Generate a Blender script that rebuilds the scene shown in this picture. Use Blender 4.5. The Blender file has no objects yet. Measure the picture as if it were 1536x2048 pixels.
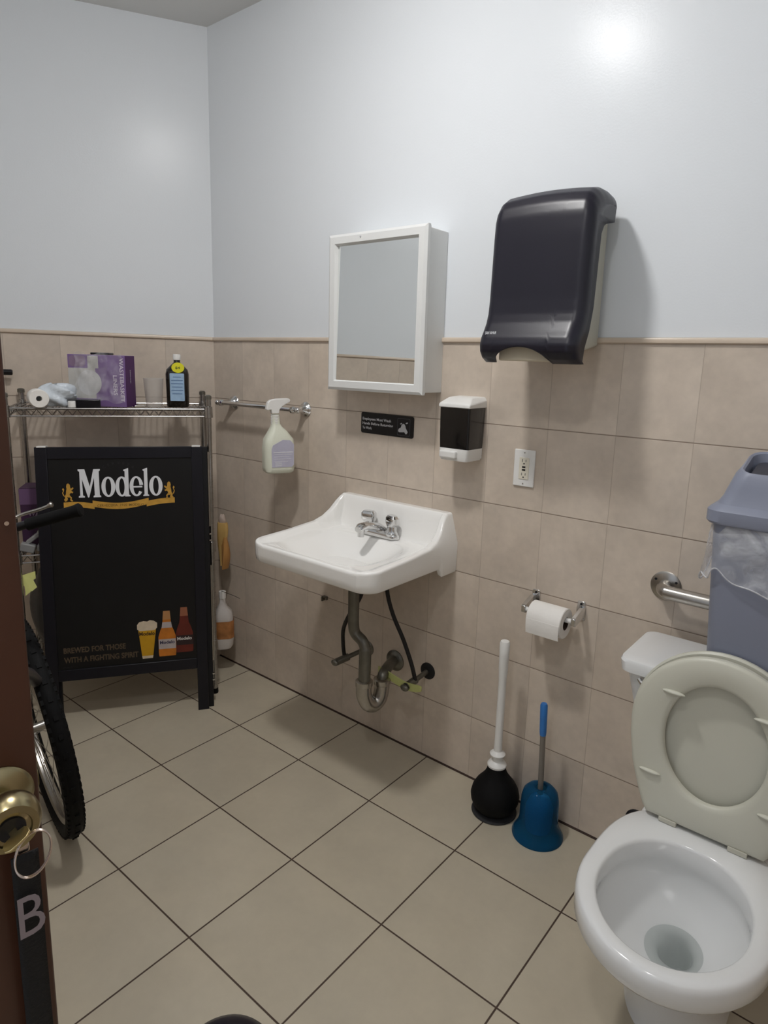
import bpy, bmesh, math, random
from mathutils import Vector, Matrix
random.seed(7)
PI = math.pi
sc = bpy.context.scene
col = sc.collection

# ------------------------------------------------------------------ camera
cam = bpy.data.cameras.new('camera'); cam_o = bpy.data.objects.new('camera', cam); col.objects.link(cam_o)
Rw = ((0.78064797, 0.62417058, 0.03161999), (0.14388818, -0.13026463, -0.98098283), (-0.60818166, 0.770352, -0.19150159))
cam_o.matrix_world = Matrix(((Rw[0][0], -Rw[1][0], -Rw[2][0], 2.27920666), (Rw[0][1], -Rw[1][1], -Rw[2][1], -1.78309185),
                             (Rw[0][2], -Rw[1][2], -Rw[2][2], 1.42517154), (0, 0, 0, 1)))
cam.sensor_fit = 'VERTICAL'; cam.sensor_height = 24.0
cam.lens = 24.0 * 1290.772 / 2048
cam.shift_x = -29.62 / 2048; cam.shift_y = -44.987 / 2048
cam.clip_start = 0.02
sc.camera = cam_o

# ------------------------------------------------------------------ world, light, exposure
w = bpy.data.worlds.new('world'); sc.world = w; w.use_nodes = True
w.node_tree.nodes['Background'].inputs[0].default_value = (0.80, 0.88, 1.0, 1)
w.node_tree.nodes['Background'].inputs[1].default_value = 0.8      # daylight-like glow of the hall beyond the doorway
sc.view_settings.view_transform = 'Standard'; sc.view_settings.look = 'None'
sc.view_settings.gamma = 1.0; sc.view_settings.use_curve_mapping = False
sc.view_settings.exposure = 0.0
LAMP_STRENGTH = 225.0
LAMP_POS = (1.13, -1.00, 2.735)
LAMP2_STRENGTH = 88.0
LAMP2_POS = (1.95, -1.85, 2.735)

# ------------------------------------------------------------------ helpers
def lin(c):
    c = c / 255.0
    return c / 12.92 if c <= 0.04045 else ((c + 0.055) / 1.055) ** 2.4
def rgb(r, g, b): return (lin(r), lin(g), lin(b), 1.0)

def pm(name, c, rough=0.5, metal=0.0, spec=0.5, trans=0.0, alpha=1.0, coat=0.0, mott=None, bump=None, ior=1.45, sss=0.0):
    m = bpy.data.materials.new(name); m.use_nodes = True
    nt = m.node_tree; b = nt.nodes['Principled BSDF']
    b.inputs['Base Color'].default_value = c; b.inputs['Roughness'].default_value = rough
    b.inputs['Metallic'].default_value = metal; b.inputs['Specular IOR Level'].default_value = spec
    b.inputs['Transmission Weight'].default_value = trans; b.inputs['Alpha'].default_value = alpha
    b.inputs['Coat Weight'].default_value = coat; b.inputs['IOR'].default_value = ior
    if coat: b.inputs['Coat Roughness'].default_value = 0.08
    if sss:
        b.inputs['Subsurface Weight'].default_value = sss; b.inputs['Subsurface Radius'].default_value = (.02, .02, .02)
    tc = nt.nodes.new('ShaderNodeTexCoord')
    sclv, amt = mott if mott else (14.0, 0.04)
    n = nt.nodes.new('ShaderNodeTexNoise'); n.inputs['Scale'].default_value = sclv; n.inputs['Detail'].default_value = 4
    nt.links.new(tc.outputs['Object'], n.inputs['Vector'])
    mr = nt.nodes.new('ShaderNodeMapRange'); mr.inputs['From Min'].default_value = .25; mr.inputs['From Max'].default_value = .75
    mr.inputs['To Min'].default_value = 1 - amt; mr.inputs['To Max'].default_value = 1 + amt
    nt.links.new(n.outputs['Fac'], mr.inputs['Value'])
    mx = nt.nodes.new('ShaderNodeVectorMath'); mx.operation = 'SCALE'; mx.inputs[0].default_value = c[:3]
    nt.links.new(mr.outputs['Result'], mx.inputs['Scale']); nt.links.new(mx.outputs['Vector'], b.inputs['Base Color'])
    if bump:
        n2 = nt.nodes.new('ShaderNodeTexNoise'); n2.inputs['Scale'].default_value = bump[0]; n2.inputs['Detail'].default_value = 3
        nt.links.new(tc.outputs['Object'], n2.inputs['Vector'])
        bp = nt.nodes.new('ShaderNodeBump'); bp.inputs['Strength'].default_value = bump[1]; bp.inputs['Distance'].default_value = bump[2] if len(bump) > 2 else .002
        nt.links.new(n2.outputs['Fac'], bp.inputs['Height']); nt.links.new(bp.outputs['Normal'], b.inputs['Normal'])
    return m

def tile_mat(name, ua, va, tw, th, u0, v0, gu, gv, tile_c, grout_c, rough, tint=0.07, mott=0.26, warm=0.5, soft=0.42):
    """rectangular tiles in object space; gu = joint width between columns, gv = between rows"""
    m = bpy.data.materials.new(name); m.use_nodes = True; nt = m.node_tree; b = nt.nodes['Principled BSDF']
    L = nt.links.new
    def math_n(op, a, bb=None, c=None):
        n = nt.nodes.new('ShaderNodeMath'); n.operation = op
        for i, v in enumerate((a, bb, c)):
            if v is None: continue
            if isinstance(v, (int, float)): n.inputs[i].default_value = v
            else: L(v, n.inputs[i])
        return n.outputs[0]
    tc = nt.nodes.new('ShaderNodeTexCoord'); sp = nt.nodes.new('ShaderNodeSeparateXYZ'); L(tc.outputs['Object'], sp.inputs[0])
    U = math_n('DIVIDE', math_n('SUBTRACT', sp.outputs[ua], u0), tw); V = math_n('DIVIDE', math_n('SUBTRACT', sp.outputs[va], v0), th)
    fu = math_n('FRACT', U); fv = math_n('FRACT', V)
    du = math_n('MULTIPLY', math_n('MINIMUM', fu, math_n('SUBTRACT', 1.0, fu)), tw)
    dv = math_n('MULTIPLY', math_n('MINIMUM', fv, math_n('SUBTRACT', 1.0, fv)), th)
    def mk(d, g):
        mr = nt.nodes.new('ShaderNodeMapRange'); mr.inputs['From Min'].default_value = g * .5 - .0004; mr.inputs['From Max'].default_value = g * .5 + .0006
        mr.inputs['To Min'].default_value = 1; mr.inputs['To Max'].default_value = 0; L(d, mr.inputs['Value']); return mr.outputs[0]
    mask = math_n('MAXIMUM', math_n('MULTIPLY', mk(du, gu), soft), mk(dv, gv))
    cid = nt.nodes.new('ShaderNodeCombineXYZ'); L(math_n('FLOOR', U), cid.inputs[0]); L(math_n('FLOOR', V), cid.inputs[1])
    wn = nt.nodes.new('ShaderNodeTexWhiteNoise'); wn.noise_dimensions = '3D'; L(cid.outputs[0], wn.inputs['Vector'])
    off = nt.nodes.new('ShaderNodeVectorMath'); off.operation = 'MULTIPLY_ADD'
    L(wn.outputs['Color'], off.inputs[0]); off.inputs[1].default_value = (9, 9, 9); L(tc.outputs['Object'], off.inputs[2])
    n1 = nt.nodes.new('ShaderNodeTexNoise'); n1.inputs['Scale'].default_value = 7; n1.inputs['Detail'].default_value = 5; n1.inputs['Roughness'].default_value = .55
    L(off.outputs[0], n1.inputs['Vector'])
    n3 = nt.nodes.new('ShaderNodeTexNoise'); n3.inputs['Scale'].default_value = 45; n3.inputs['Detail'].default_value = 4
    L(off.outputs[0], n3.inputs['Vector'])
    n4 = nt.nodes.new('ShaderNodeTexNoise'); n4.inputs['Scale'].default_value = 3.1; n4.inputs['Detail'].default_value = 2
    L(off.outputs[0], n4.inputs['Vector'])
    br = math_n('ADD', math_n('MULTIPLY', math_n('SUBTRACT', n1.outputs['Fac'], .5), mott * 2), 1.0)
    br = math_n('ADD', br, math_n('MULTIPLY', math_n('SUBTRACT', n3.outputs['Fac'], .5), mott * .7))
    br = math_n('ADD', br, math_n('MULTIPLY', math_n('SUBTRACT', wn.outputs['Value'], .5), tint))
    sc_ = nt.nodes.new('ShaderNodeVectorMath'); sc_.operation = 'SCALE'; L(br, sc_.inputs['Scale'])
    mixw = nt.nodes.new('ShaderNodeMix'); mixw.data_type = 'RGBA'
    mixw.inputs[6].default_value = tile_c; t2 = (tile_c[0] * 1.0, tile_c[1] * .96, tile_c[2] * .91, 1); mixw.inputs[7].default_value = t2
    L(math_n('MULTIPLY', n4.outputs['Fac'], warm * 2), mixw.inputs[0]); L(mixw.outputs[2], sc_.inputs[0])
    mix = nt.nodes.new('ShaderNodeMix'); mix.data_type = 'RGBA'; L(mask, mix.inputs[0]); L(sc_.outputs[0], mix.inputs[6]); mix.inputs[7].default_value = grout_c
    L(mix.outputs[2], b.inputs['Base Color'])
    rr = math_n('ADD', math_n('MULTIPLY', mask, .4), rough); L(rr, b.inputs['Roughness'])
    bp = nt.nodes.new('ShaderNodeBump'); bp.inputs['Strength'].default_value = .6; bp.inputs['Distance'].default_value = .0015; bp.invert = True
    hsum = math_n('ADD', mask, math_n('MULTIPLY', n3.outputs['Fac'], .10)); L(hsum, bp.inputs['Height'])
    L(bp.outputs['Normal'], b.inputs['Normal'])
    return m

class MB:
    def __init__(s): s.v = []; s.f = []; s.fm = []; s.mi = 0
    def add(s, vs, fs, M=None):
        o = len(s.v)
        for p in vs:
            p = Vector(p); s.v.append(tuple(M @ p if M else p))
        for f in fs: s.f.append([i + o for i in f]); s.fm.append(s.mi)
        return s
    def box(s, x0, x1, y0, y1, z0, z1, M=None):
        return s.add([(x0,y0,z0),(x1,y0,z0),(x1,y1,z0),(x0,y1,z0),(x0,y0,z1),(x1,y0,z1),(x1,y1,z1),(x0,y1,z1)],
                     [(0,3,2,1),(4,5,6,7),(0,1,5,4),(1,2,6,5),(2,3,7,6),(3,0,4,7)], M)
    def loft(s, loops, cap0=True, cap1=True, closed=True, M=None):
        n = len(loops[0]); vs = [p for l in loops for p in l]; fs = []
        for i in range(len(loops) - 1):
            for j in range(n if closed else n - 1):
                k = (j + 1) % n; fs.append((i*n+j, i*n+k, (i+1)*n+k, (i+1)*n+j))
        if cap0: fs.append(tuple(range(n))[::-1])
        if cap1: fs.append(tuple((len(loops)-1)*n + j for j in range(n)))
        return s.add(vs, fs, M)
    def lathe(s, prof, c=(0,0,0), n=32, M=None, caps=True):
        loops = [[(c[0]+r*math.cos(2*PI*j/n), c[1]+r*math.sin(2*PI*j/n), c[2]+z) for j in range(n)] for r, z in prof]
        return s.loft(loops, caps, caps, True, M)
    def tube(s, pts, r, n=14, closed=False, caps=True, M=None):
        P = [Vector(p) for p in pts]; N = len(P); rr = r if isinstance(r, (list, tuple)) else [r]*N
        T = []
        for i in range(N):
            a = P[(i-1) % N] if (closed or i > 0) else P[i]; b = P[(i+1) % N] if (closed or i < N-1) else P[i]
            T.append((b-a).normalized())
        up = Vector((0,0,1)) if abs(T[0].z) < .9 else Vector((1,0,0))
        nrm = (up - T[0]*up.dot(T[0])).normalized(); loops = []
        for i in range(N):
            nrm = (nrm - T[i]*nrm.dot(T[i])); nrm.normalize(); bn = T[i].cross(nrm)
            loops.append([tuple(P[i] + (nrm*math.cos(2*PI*j/n) + bn*math.sin(2*PI*j/n))*rr[i]) for j in range(n)])
        if closed: loops.append(loops[0]); caps = False
        return s.loft(loops, caps, caps, True, M)
    def cyl(s, p0, p1, r0, r1=None, n=20, M=None):
        return s.tube([p0, p1], [r0, r0 if r1 is None else r1], n, M=M)
    def prism(s, poly, y0, y1, M=None, plane='xz'):
        f = {'xz': lambda a, b, d: (a, d, b), 'yz': lambda a, b, d: (d, a, b), 'xy': lambda a, b, d: (a, b, d)}[plane]
        n = len(poly)
        vs = [f(a, b, y0) for a, b in poly] + [f(a, b, y1) for a, b in poly]
        fs = [tuple(range(n)), tuple(range(2*n-1, n-1, -1))] + [(i, i+n, (i+1) % n + n, (i+1) % n) for i in range(n)]
        return s.add(vs, fs, M)
    def ball(s, c, r, n=20, m=12, M=None):
        rx, ry, rz = (r, r, r) if isinstance(r, (int, float)) else r
        vs = [(c[0], c[1], c[2]-rz)]; fs = []
        for i in range(1, m):
            t = -PI/2 + PI*i/m
            vs += [(c[0]+rx*math.cos(t)*math.cos(2*PI*j/n), c[1]+ry*math.cos(t)*math.sin(2*PI*j/n), c[2]+rz*math.sin(t)) for j in range(n)]
        vs.append((c[0], c[1], c[2]+rz)); e = len(vs)-1
        for j in range(n):
            k = (j+1) % n; fs.append((0, 1+k, 1+j)); fs.append((e, 1+(m-2)*n+j, 1+(m-2)*n+k))
            for i in range(m-2): fs.append((1+i*n+j, 1+i*n+k, 1+(i+1)*n+k, 1+(i+1)*n+j))
        return s.add(vs, fs, M)
    def grid(s, fn, nu, nv, M=None):
        vs = [fn(i/nu, j/nv) for j in range(nv+1) for i in range(nu+1)]
        fs = [(j*(nu+1)+i, j*(nu+1)+i+1, (j+1)*(nu+1)+i+1, (j+1)*(nu+1)+i) for j in range(nv) for i in range(nu)]
        return s.add(vs, fs, M)
    def text(s, body, x, z, y, size, width=None, depth=.0006, bold=0.0, align='LEFT', M=None, shear=0.0):
        """lettering in the xz plane facing -y; width, if given, is the width to fit"""
        cu = bpy.data.curves.new('t', 'FONT'); cu.body = body; cu.size = 1.0; cu.offset = bold; cu.shear = shear; cu.resolution_u = 3
        o = bpy.data.objects.new('t', cu); col.objects.link(o)
        dg = bpy.context.evaluated_depsgraph_get(); dg.update()
        me = bpy.data.meshes.new_from_object(o.evaluated_get(dg))
        vs = [v.co.copy() for v in me.vertices]; fs = [tuple(p.vertices) for p in me.polygons]
        bpy.data.objects.remove(o); bpy.data.curves.remove(cu); bpy.data.meshes.remove(me)
        if not vs: return s
        x0 = min(v.x for v in vs); x1 = max(v.x for v in vs)
        sx = size if width is None else width / (x1-x0); W = (x1-x0)*sx
        ox = x - {'LEFT': 0, 'CENTER': W/2, 'RIGHT': W}[align]
        pts = [(ox+(v.x-x0)*sx, y, z+v.y*size) for v in vs]
        return s.add(pts, fs, M)
    def mesh(s, name, recalc=True):
        me = bpy.data.meshes.new(name); me.from_pydata(s.v, [], s.f); me.update()
        for i, p in enumerate(me.polygons): p.material_index = s.fm[i]
        if recalc:
            bm = bmesh.new(); bm.from_mesh(me); bmesh.ops.recalc_face_normals(bm, faces=bm.faces); bm.to_mesh(me); bm.free()
        return me

def thing(name, label, cat, loc=(0,0,0), rotz=0.0, group=None, rot=None):
    o = bpy.data.objects.new(name, None); col.objects.link(o); o.location = loc; o.empty_display_size = .05
    o.rotation_euler = rot if rot else (0, 0, rotz)
    o['label'] = label; o['category'] = cat
    if group: o['group'] = group
    return o

def P(name, mb, mats, parent=None, bevel=0.0, seg=2, smooth=True, sub=0, ang=38, label=None, recalc=True, solid=0.0):
    me = mb.mesh(name, recalc)
    for m in (mats if isinstance(mats, (list, tuple)) else [mats]): me.materials.append(m)
    o = bpy.data.objects.new(name, me); col.objects.link(o)
    if parent: o.parent = parent
    if smooth:
        me.shade_smooth(); me.set_sharp_from_angle(angle=math.radians(ang))
    if solid:
        md = o.modifiers.new('solid', 'SOLIDIFY'); md.thickness = solid; md.offset = 0
    if bevel:
        md = o.modifiers.new('bevel', 'BEVEL'); md.width = bevel; md.segments = seg; md.limit_method = 'ANGLE'; md.angle_limit = math.radians(35)
        md.harden_normals = False
    if sub:
        md = o.modifiers.new('sub', 'SUBSURF'); md.levels = sub; md.render_levels = sub
    if label: o['label'] = label
    return o
def one(o, label, cat, group=None):
    o['label'] = label; o['category'] = cat
    if group: o['group'] = group
    return o
def struct(o): o['kind'] = 'structure'; return o
def sstep(a, b, x):
    t = min(1, max(0, (x-a)/(b-a))); return t*t*(3-2*t)
def interp(tab, x):
    if x <= tab[0][0]: return tab[0][1]
    for (a, va), (b, vb) in zip(tab, tab[1:]):
        if x <= b: return va + (vb-va)*(x-a)/(b-a)
    return tab[-1][1]
def rrect(cx, cy, hx, hy, r, n=6):
    out = []
    for qx, qy, a0 in ((1,1,0),(-1,1,PI/2),(-1,-1,PI),(1,-1,3*PI/2)):
        for i in range(n+1):
            a = a0 + PI/2*i/n; out.append((cx+qx*(hx-r)+r*math.cos(a), cy+qy*(hy-r)+r*math.sin(a)))
    return out
def smoothpath(pts, k=6):
    P_ = [Vector(p) for p in pts]; out = []
    for i in range(len(P_)-1):
        p0 = P_[max(i-1,0)]; p1 = P_[i]; p2 = P_[i+1]; p3 = P_[min(i+2,len(P_)-1)]
        for j in range(k):
            t = j/k; out.append(.5*((2*p1)+(p2-p0)*t+(2*p0-5*p1+4*p2-p3)*t*t+(3*p1-3*p2+p3-p0)*t*t*t))
    out.append(P_[-1]); return out

# ------------------------------------------------------------------ materials
M_paint = pm('white_wall_paint', rgb(226,230,234), .26, spec=.15, bump=(170, .18, .0012), mott=(1.3, .015))
M_ceil = pm('ceiling_paint', rgb(228,228,226), .85, mott=(2, .02))
TW, TH, TZ0 = 0.204649, 0.254, 0.230627
M_tileN = tile_mat('wall_tile_sink_side', 0, 2, TW, TH, 0.0, TZ0, .0016, .0026, rgb(207,195,182), rgb(148,131,117), .38)
M_tileO = tile_mat('wall_tile_plain', 0, 2, TW, TH, 0.0, TZ0, .0016, .0026, rgb(207,195,182), rgb(148,131,117), .38)
M_floor = tile_mat('floor_tile', 0, 1, .3410993, .3410993, 0.0256775, -0.3304906, .0042, .0042, rgb(190,182,164), rgb(70,54,44), .34, tint=.08, mott=.13, soft=1.0)
M_trim = pm('tile_trim', rgb(206,190,172), .3, mott=(9, .06))
M_porc = pm('white_porcelain', rgb(250,249,246), .12, coat=.4, mott=(3, .01))
M_porct = pm('toilet_porcelain', rgb(231,232,232), .13, coat=.4, mott=(3, .012))
M_seat = pm('beige_seat_plastic', rgb(205,204,190), .35, mott=(5, .02))
M_chrome = pm('chrome', rgb(215,215,215), .10, 1.0, mott=(30, .05))
M_brush = pm('brushed_steel', rgb(176,172,166), .28, 1.0, mott=(60, .08))
M_zinc = pm('shelf_wire_steel', rgb(170,168,166), .25, 1.0, mott=(60, .1))
M_white = pm('white_plastic', rgb(232,231,228), .35)
M_white2 = pm('white_enamel_metal', rgb(228,229,228), .35, mott=(4, .01))
M_black = pm('black_plastic', rgb(16,16,20), .32)
M_cover = pm('smoke_black_plastic', rgb(28,26,38), .35, coat=.0, mott=(8, .05))
M_mattk = pm('matt_black', rgb(13,13,17), .55)
M_rub = pm('black_rubber', rgb(8,8,9), .75, spec=.25, bump=(90, .2))
M_beigep = pm('beige_grey_plastic', rgb(196,194,180), .4)
M_mirror = pm('mirror_glass', rgb(246,248,247), .0, 1.0, mott=(1, .0))
M_grout = pm('dark_caulk', rgb(58,42,34), .8, mott=(40, .3))
M_blackglass = pm('smoked_window', rgb(6,6,8), .18, coat=.5)
M_pipe = pm('dull_grey_pipe', rgb(118,116,108), .35, .75, mott=(25, .2))
M_hose = pm('black_braided_hose', rgb(24,22,21), .45, mott=(150, .5), bump=(300, .6))
M_blue = pm('translucent_blue_plastic', rgb(58,140,186), .08, trans=.85, ior=1.12)
M_bluesolid = pm('blue_grip_plastic', rgb(52,118,190), .35)
M_clear = pm('clear_grey_plastic', rgb(150,145,138), .2, trans=.5, ior=1.3)
M_paper = pm('white_tissue', rgb(238,235,230), .9, bump=(120, .3))
M_card = pm('cardboard_core', rgb(66,52,44), .9)
M_canb = pm('blue_grey_bin_plastic', rgb(136,141,158), .42, mott=(6, .03))
M_wood = pm('red_brown_wood', rgb(72,40,25), .42, mott=(5, .2), coat=.2)
M_brass = pm('aged_brass', rgb(158,146,112), .26, 1.0, mott=(20, .15))
M_keym = pm('brass_key_metal', rgb(222,202,150), .28, 1.0)
M_nick = pm('nickel_ring', rgb(215,200,190), .2, 1.0)
M_gold = pm('gold_print', rgb(196,150,62), .5, mott=(60, .15))
M_wprint = pm('white_print', rgb(226,228,232), .5)
M_greyp = pm('grey_print', rgb(120,120,124), .5)
M_dimp = pm('faded_gold_print', rgb(86,72,56), .6, mott=(120, .3))
M_dimg = pm('very_dark_grey_print', rgb(38,38,42), .6)

def bag_mat(name, c, alpha, rough=.22):
    m = pm(name, c, rough, alpha=alpha, bump=(22, .9, .01)); nt = m.node_tree; L = nt.links.new
    tc = nt.nodes.new('ShaderNodeTexCoord'); n = nt.nodes.new('ShaderNodeTexNoise'); n.inputs['Scale'].default_value = 16; n.inputs['Detail'].default_value = 3; n.inputs['Distortion'].default_value = 1.2
    L(tc.outputs['Object'], n.inputs['Vector']); mr = nt.nodes.new('ShaderNodeMapRange'); mr.inputs['From Min'].default_value = .35; mr.inputs['From Max'].default_value = .72
    mr.inputs['To Min'].default_value = alpha*.55; mr.inputs['To Max'].default_value = min(1, alpha*2.2); L(n.outputs['Fac'], mr.inputs['Value']); L(mr.outputs[0], nt.nodes['Principled BSDF'].inputs['Alpha'])
    return m
M_liner = bag_mat('clear_bag_plastic', rgb(216,218,224), .34)
M_bagw = pm('white_bag_plastic', rgb(214,222,230), .35, bump=(30, .8, .006), alpha=.92)

# ------------------------------------------------------------------ the room
XC = -0.2016; ZT = TZ0 + 5*TH; ZC = 2.745; YB = -2.42; XR = 2.78
AL = math.radians(59)                        # frame of the slanted left wall: x towards the corner, y into the wall
lw_len = 2.95
def wallobj(name, length, loc, rotz, mats, holes=None, x0=0.0, back=.1):
    """wall in the plane y=0 (room at -y), tiled below ZT, painted above"""
    mb = MB()
    segs = holes if holes else [(x0, x0+length, 0, ZC)]
    for a, b, z0, z1 in segs:
        for lo, hi, mi in ((0, ZT, 1), (ZT, ZC, 0)):
            l = max(lo, z0); h_ = min(hi, z1)
            if h_ > l:
                mb.mi = mi; mb.box(a, b, 0 if mi == 0 else -.004, back, l, h_)
    o = P(name, mb, mats, smooth=False); o.location = loc; o.rotation_euler = (0, 0, rotz); return struct(o)
wallobj('wall_back', XR-XC+.1, (0, 0, 0), 0, [M_paint, M_tileN], x0=XC)
wallobj('wall_left', lw_len, (XC, 0, 0), AL, [M_paint, M_tileO], x0=-lw_len, back=.1)
wallobj('wall_right', -YB+.1, (XR, 0, 0), -PI/2, [M_paint, M_tileO])
# a slanted wall faces the mirror; the doorway is in the wall behind the camera
DX0, DX1, DH = 1.47, 2.40, 2.05
xl = XC - lw_len*math.cos(AL) - .1
FX, FY = XC-1.262*math.cos(AL), -1.262*math.sin(AL); FA = math.radians(-49.5)     # corner with the left wall, direction of the slanted wall
fl = (YB-FY)/math.sin(FA)
wallobj('wall_front', 0, (FX, FY, 0), FA+PI, [M_paint, M_tileO], holes=[(-fl, 0.05, 0, ZC)])
wallobj('wall_entry', 0, (0, YB, 0), PI, [M_paint, M_tileO], holes=[(-DX0, -(FX+fl*math.cos(FA)), 0, ZC), (-XR, -DX1, 0, ZC), (-DX1, -DX0, DH, ZC)])
mb = MB(); poly = [(xl, YB-1.2), (XR+.1, YB-1.2), (XR+.1, .1), (XC-.1, .1), (XC-lw_len*math.cos(AL)-.1, -lw_len*math.sin(AL))]
mb.prism(poly, -.05, 0, plane='xy'); struct(P('floor', mb, M_floor, smooth=False))
mb = MB(); poly2 = [(xl, YB-.1), (XR+.1, YB-.1), (XR+.1, .1), (XC-.1, .1), (xl, -lw_len*math.sin(AL))]
mb.prism(poly2, ZC, ZC+.05, plane='xy'); struct(P('ceiling', mb, M_ceil, smooth=False))
# door casing
mb = MB()
for a, b in ((DX0-.07, DX0+.005), (DX1-.005, DX1+.07)): mb.box(a, b, YB-.005, YB+.018, 0, DH+.07)
mb.box(DX0, DX1, YB-.005, YB+.018, DH-.005, DH+.07)
struct(P('trim_4', mb, M_wood, bevel=.003))
# rounded pencil trim on top of the tiles
def pencil(name, length, loc, rotz, x0):
    prof = [(-.001, 0), (-.007, 0), (-.0125, .003), (-.0135, .009), (-.011, .0145), (-.005, .017), (-.001, .017)]
    mb = MB(); mb.loft([[(x, y, ZT-.004+z) for y, z in prof] for x in (x0, x0+length)])
    o = P(name, mb, M_trim); o.location = loc; o.rotation_euler = (0, 0, rotz); struct(o)
pencil('trim_1', XR-XC, (0,0,0), 0, XC); pencil('trim_2', lw_len, (XC,0,0), AL, -lw_len)
pencil('trim_3', fl, (FX,FY,0), FA+PI, -fl)
# dark caulk line where the tiles meet the floor
mb = MB(); mb.loft([[(x, -.0035, -.001), (x, -.0095, .0005), (x, -.006, .004), (x, -.0035, .0055)] for x in (XC, XR)])
struct(P('baseboard_back', mb, M_grout))

# ceiling lamp
def lamp(label, pos, strength):
    t = thing('ceiling_light', label, 'lamp', (pos[0], pos[1], ZC))
    mb = MB(); mb.lathe([(.088, -.004), (.092, -.012), (.102, -.010), (.106, -.002), (.106, 0), (.0, 0), (.0, -.003), (.088, -.003), (.088, -.004)], n=40, caps=False); P('base', mb, M_white, t)
    m = bpy.data.materials.new('lamp_glow'); m.use_nodes = True; nt = m.node_tree
    for n in list(nt.nodes):
        if n.type != 'OUTPUT_MATERIAL': nt.nodes.remove(n)
    em = nt.nodes.new('ShaderNodeEmission'); em.inputs[0].default_value = (1.0, .985, .97, 1); em.inputs[1].default_value = strength
    nt.links.new(em.outputs[0], nt.nodes['Material Output'].inputs[0])
    mb = MB(); mb.lathe([(.086*math.cos(a), -.005-.050*math.sin(a)) for a in [PI/2*k/8 for k in range(9)]], n=32); P('dome', mb, m, t)
lamp('round glowing dome lamp on the ceiling above the sink', LAMP_POS, LAMP_STRENGTH)
lamp('round glowing dome lamp on the ceiling just inside the doorway', LAMP2_POS, LAMP2_STRENGTH)

# ------------------------------------------------------------------ sink
CXS, HW, YF = .865, .270, -.455
Wt = [(-.46, .826), (-.43, .832), (-.283, .838), (-.16, .848), (-.117, .862), (-.085, .885), (-.06, .915), (-.041, .932), (-.02, .938), (0, .938)]
DK = .822
def hwf(y):
    d = -y - (-YF-.055)
    return HW if d <= 0 else HW-.055+math.sqrt(max(0, .055**2-min(d, .0549)**2))
def sink_z(x, y):
    dx = abs(x-CXS); ed = hwf(y)-dx; fe = y-YF
    back = DK + (.938-DK)*sstep(-.066, -.030, y)
    s = sstep(.060, .018, ed)
    z = max(back, DK + (interp(Wt, y)-DK)*s)
    z = max(z, DK + .004*sstep(.045, .010, fe))
    r = (abs((x-.838)/.205)**3.4 + abs((y+.262)/.160)**3.4)**(1/3.4)
    if r < 1.10:
        z = z - .005*sstep(1.10, .98, r) - (0 if r > .98 else .082*(1-(r/.98)**2.2))
    for e in (ed, fe):
        q = .008
        if e < q: z -= q-math.sqrt(max(0, q*q-(q-max(e, 0))**2))
    return z
sink = thing('sink', 'white porcelain wall-hung sink with a tall backsplash', 'sink', (CXS, -.004, 0))
def sk(x, y, z):
    f = 1-.105*max(0, min(1, (z-.842)/.096)); return ((x-CXS)*f, y+.004, z)
NU, NV = 210, 170
mb = MB()
ys = [YF*(j/NV) for j in range(NV+1)]
def sp_(u): return math.copysign(1-(1-abs(u))**1.25, u)
def sg(i, j):
    y = YF*(1-(1-j/NV)**1.15) if False else ys[j]; u = sp_(2*i/NU-1); x = CXS+u*hwf(y); return sk(x, y-.0045 if j == 0 else y, sink_z(x, y))
verts = [sg(i, j) for j in range(NV+1) for i in range(NU+1)]
faces = [(j*(NU+1)+i, j*(NU+1)+i+1, (j+1)*(NU+1)+i+1, (j+1)*(NU+1)+i) for j in range(NV) for i in range(NU)]
bd = [j*(NU+1) for j in range(NV+1)] + [NV*(NU+1)+i for i in range(1, NU+1)] + [j*(NU+1)+NU for j in range(NV-1, -1, -1)]
def ring(kf, zf, zmin=None):
    out = []
    for b in bd:
        x, y, z = verts[b]; yy = y
        k = kf(yy); X = x*k; nx = max(-HW*k, min(HW*k, X))
        # restore the full width at the lower fascia
        fullx = math.copysign(hwf(min(0, yy-.004)), x) if abs(x) > .8*hwf(yy) else x
        out.append((fullx*k, yy*(1 if yy > -.3 else (1-(1-k)*.6)), zf(yy, z)))
    return out
bot = lambda y: .764 - .030*sstep(-.098, -.078, y)
rings = [ring(lambda y: 1.0, lambda y, z: min(z-.004, .838)), ring(lambda y: .998, lambda y, z: (min(z, .838)+bot(y))/2),
         ring(lambda y: .992, lambda y, z: bot(y)+.006), ring(lambda y: .975, lambda y, z: bot(y)), ring(lambda y: .93, lambda y, z: bot(y)+.004), ring(lambda y: .90, lambda y, z: .785)]
off = len(verts); nb = len(bd)
for r_ in rings: verts += r_
for j in range(nb-1):
    faces.append((bd[j], bd[j+1], off+j+1, off+j))
    for k in range(len(rings)-1): faces.append((off+k*nb+j, off+k*nb+j+1, off+(k+1)*nb+j+1, off+(k+1)*nb+j))
mb.add(verts, faces)
# underside of the bowl
und = []
for k in range(9):
    t = k/8; und.append([(.842-CXS+.120*math.cos(a)*math.cos(t*PI/2)**.6, -.258+.095*math.sin(a)*math.cos(t*PI/2)**.6, .752-.042*math.sin(t*PI/2)) for a in [2*PI*i/40 for i in range(40)]])
und[-1] = [(.842-CXS+.022*math.cos(2*PI*i/40), -.258+.022*math.sin(2*PI*i/40), .705) for i in range(40)]
mb.loft(und)
P('basin', mb, M_porc, sink, ang=50)
mb = MB(); mb.lathe([(.0, 0), (.021, 0), (.023, .003), (.019, .004), (.012, .001), (.0, .001)], (.848-CXS, -.258, sink_z(.848, -.262)+.0015), 28); P('drain', mb, M_chrome, sink)
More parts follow.
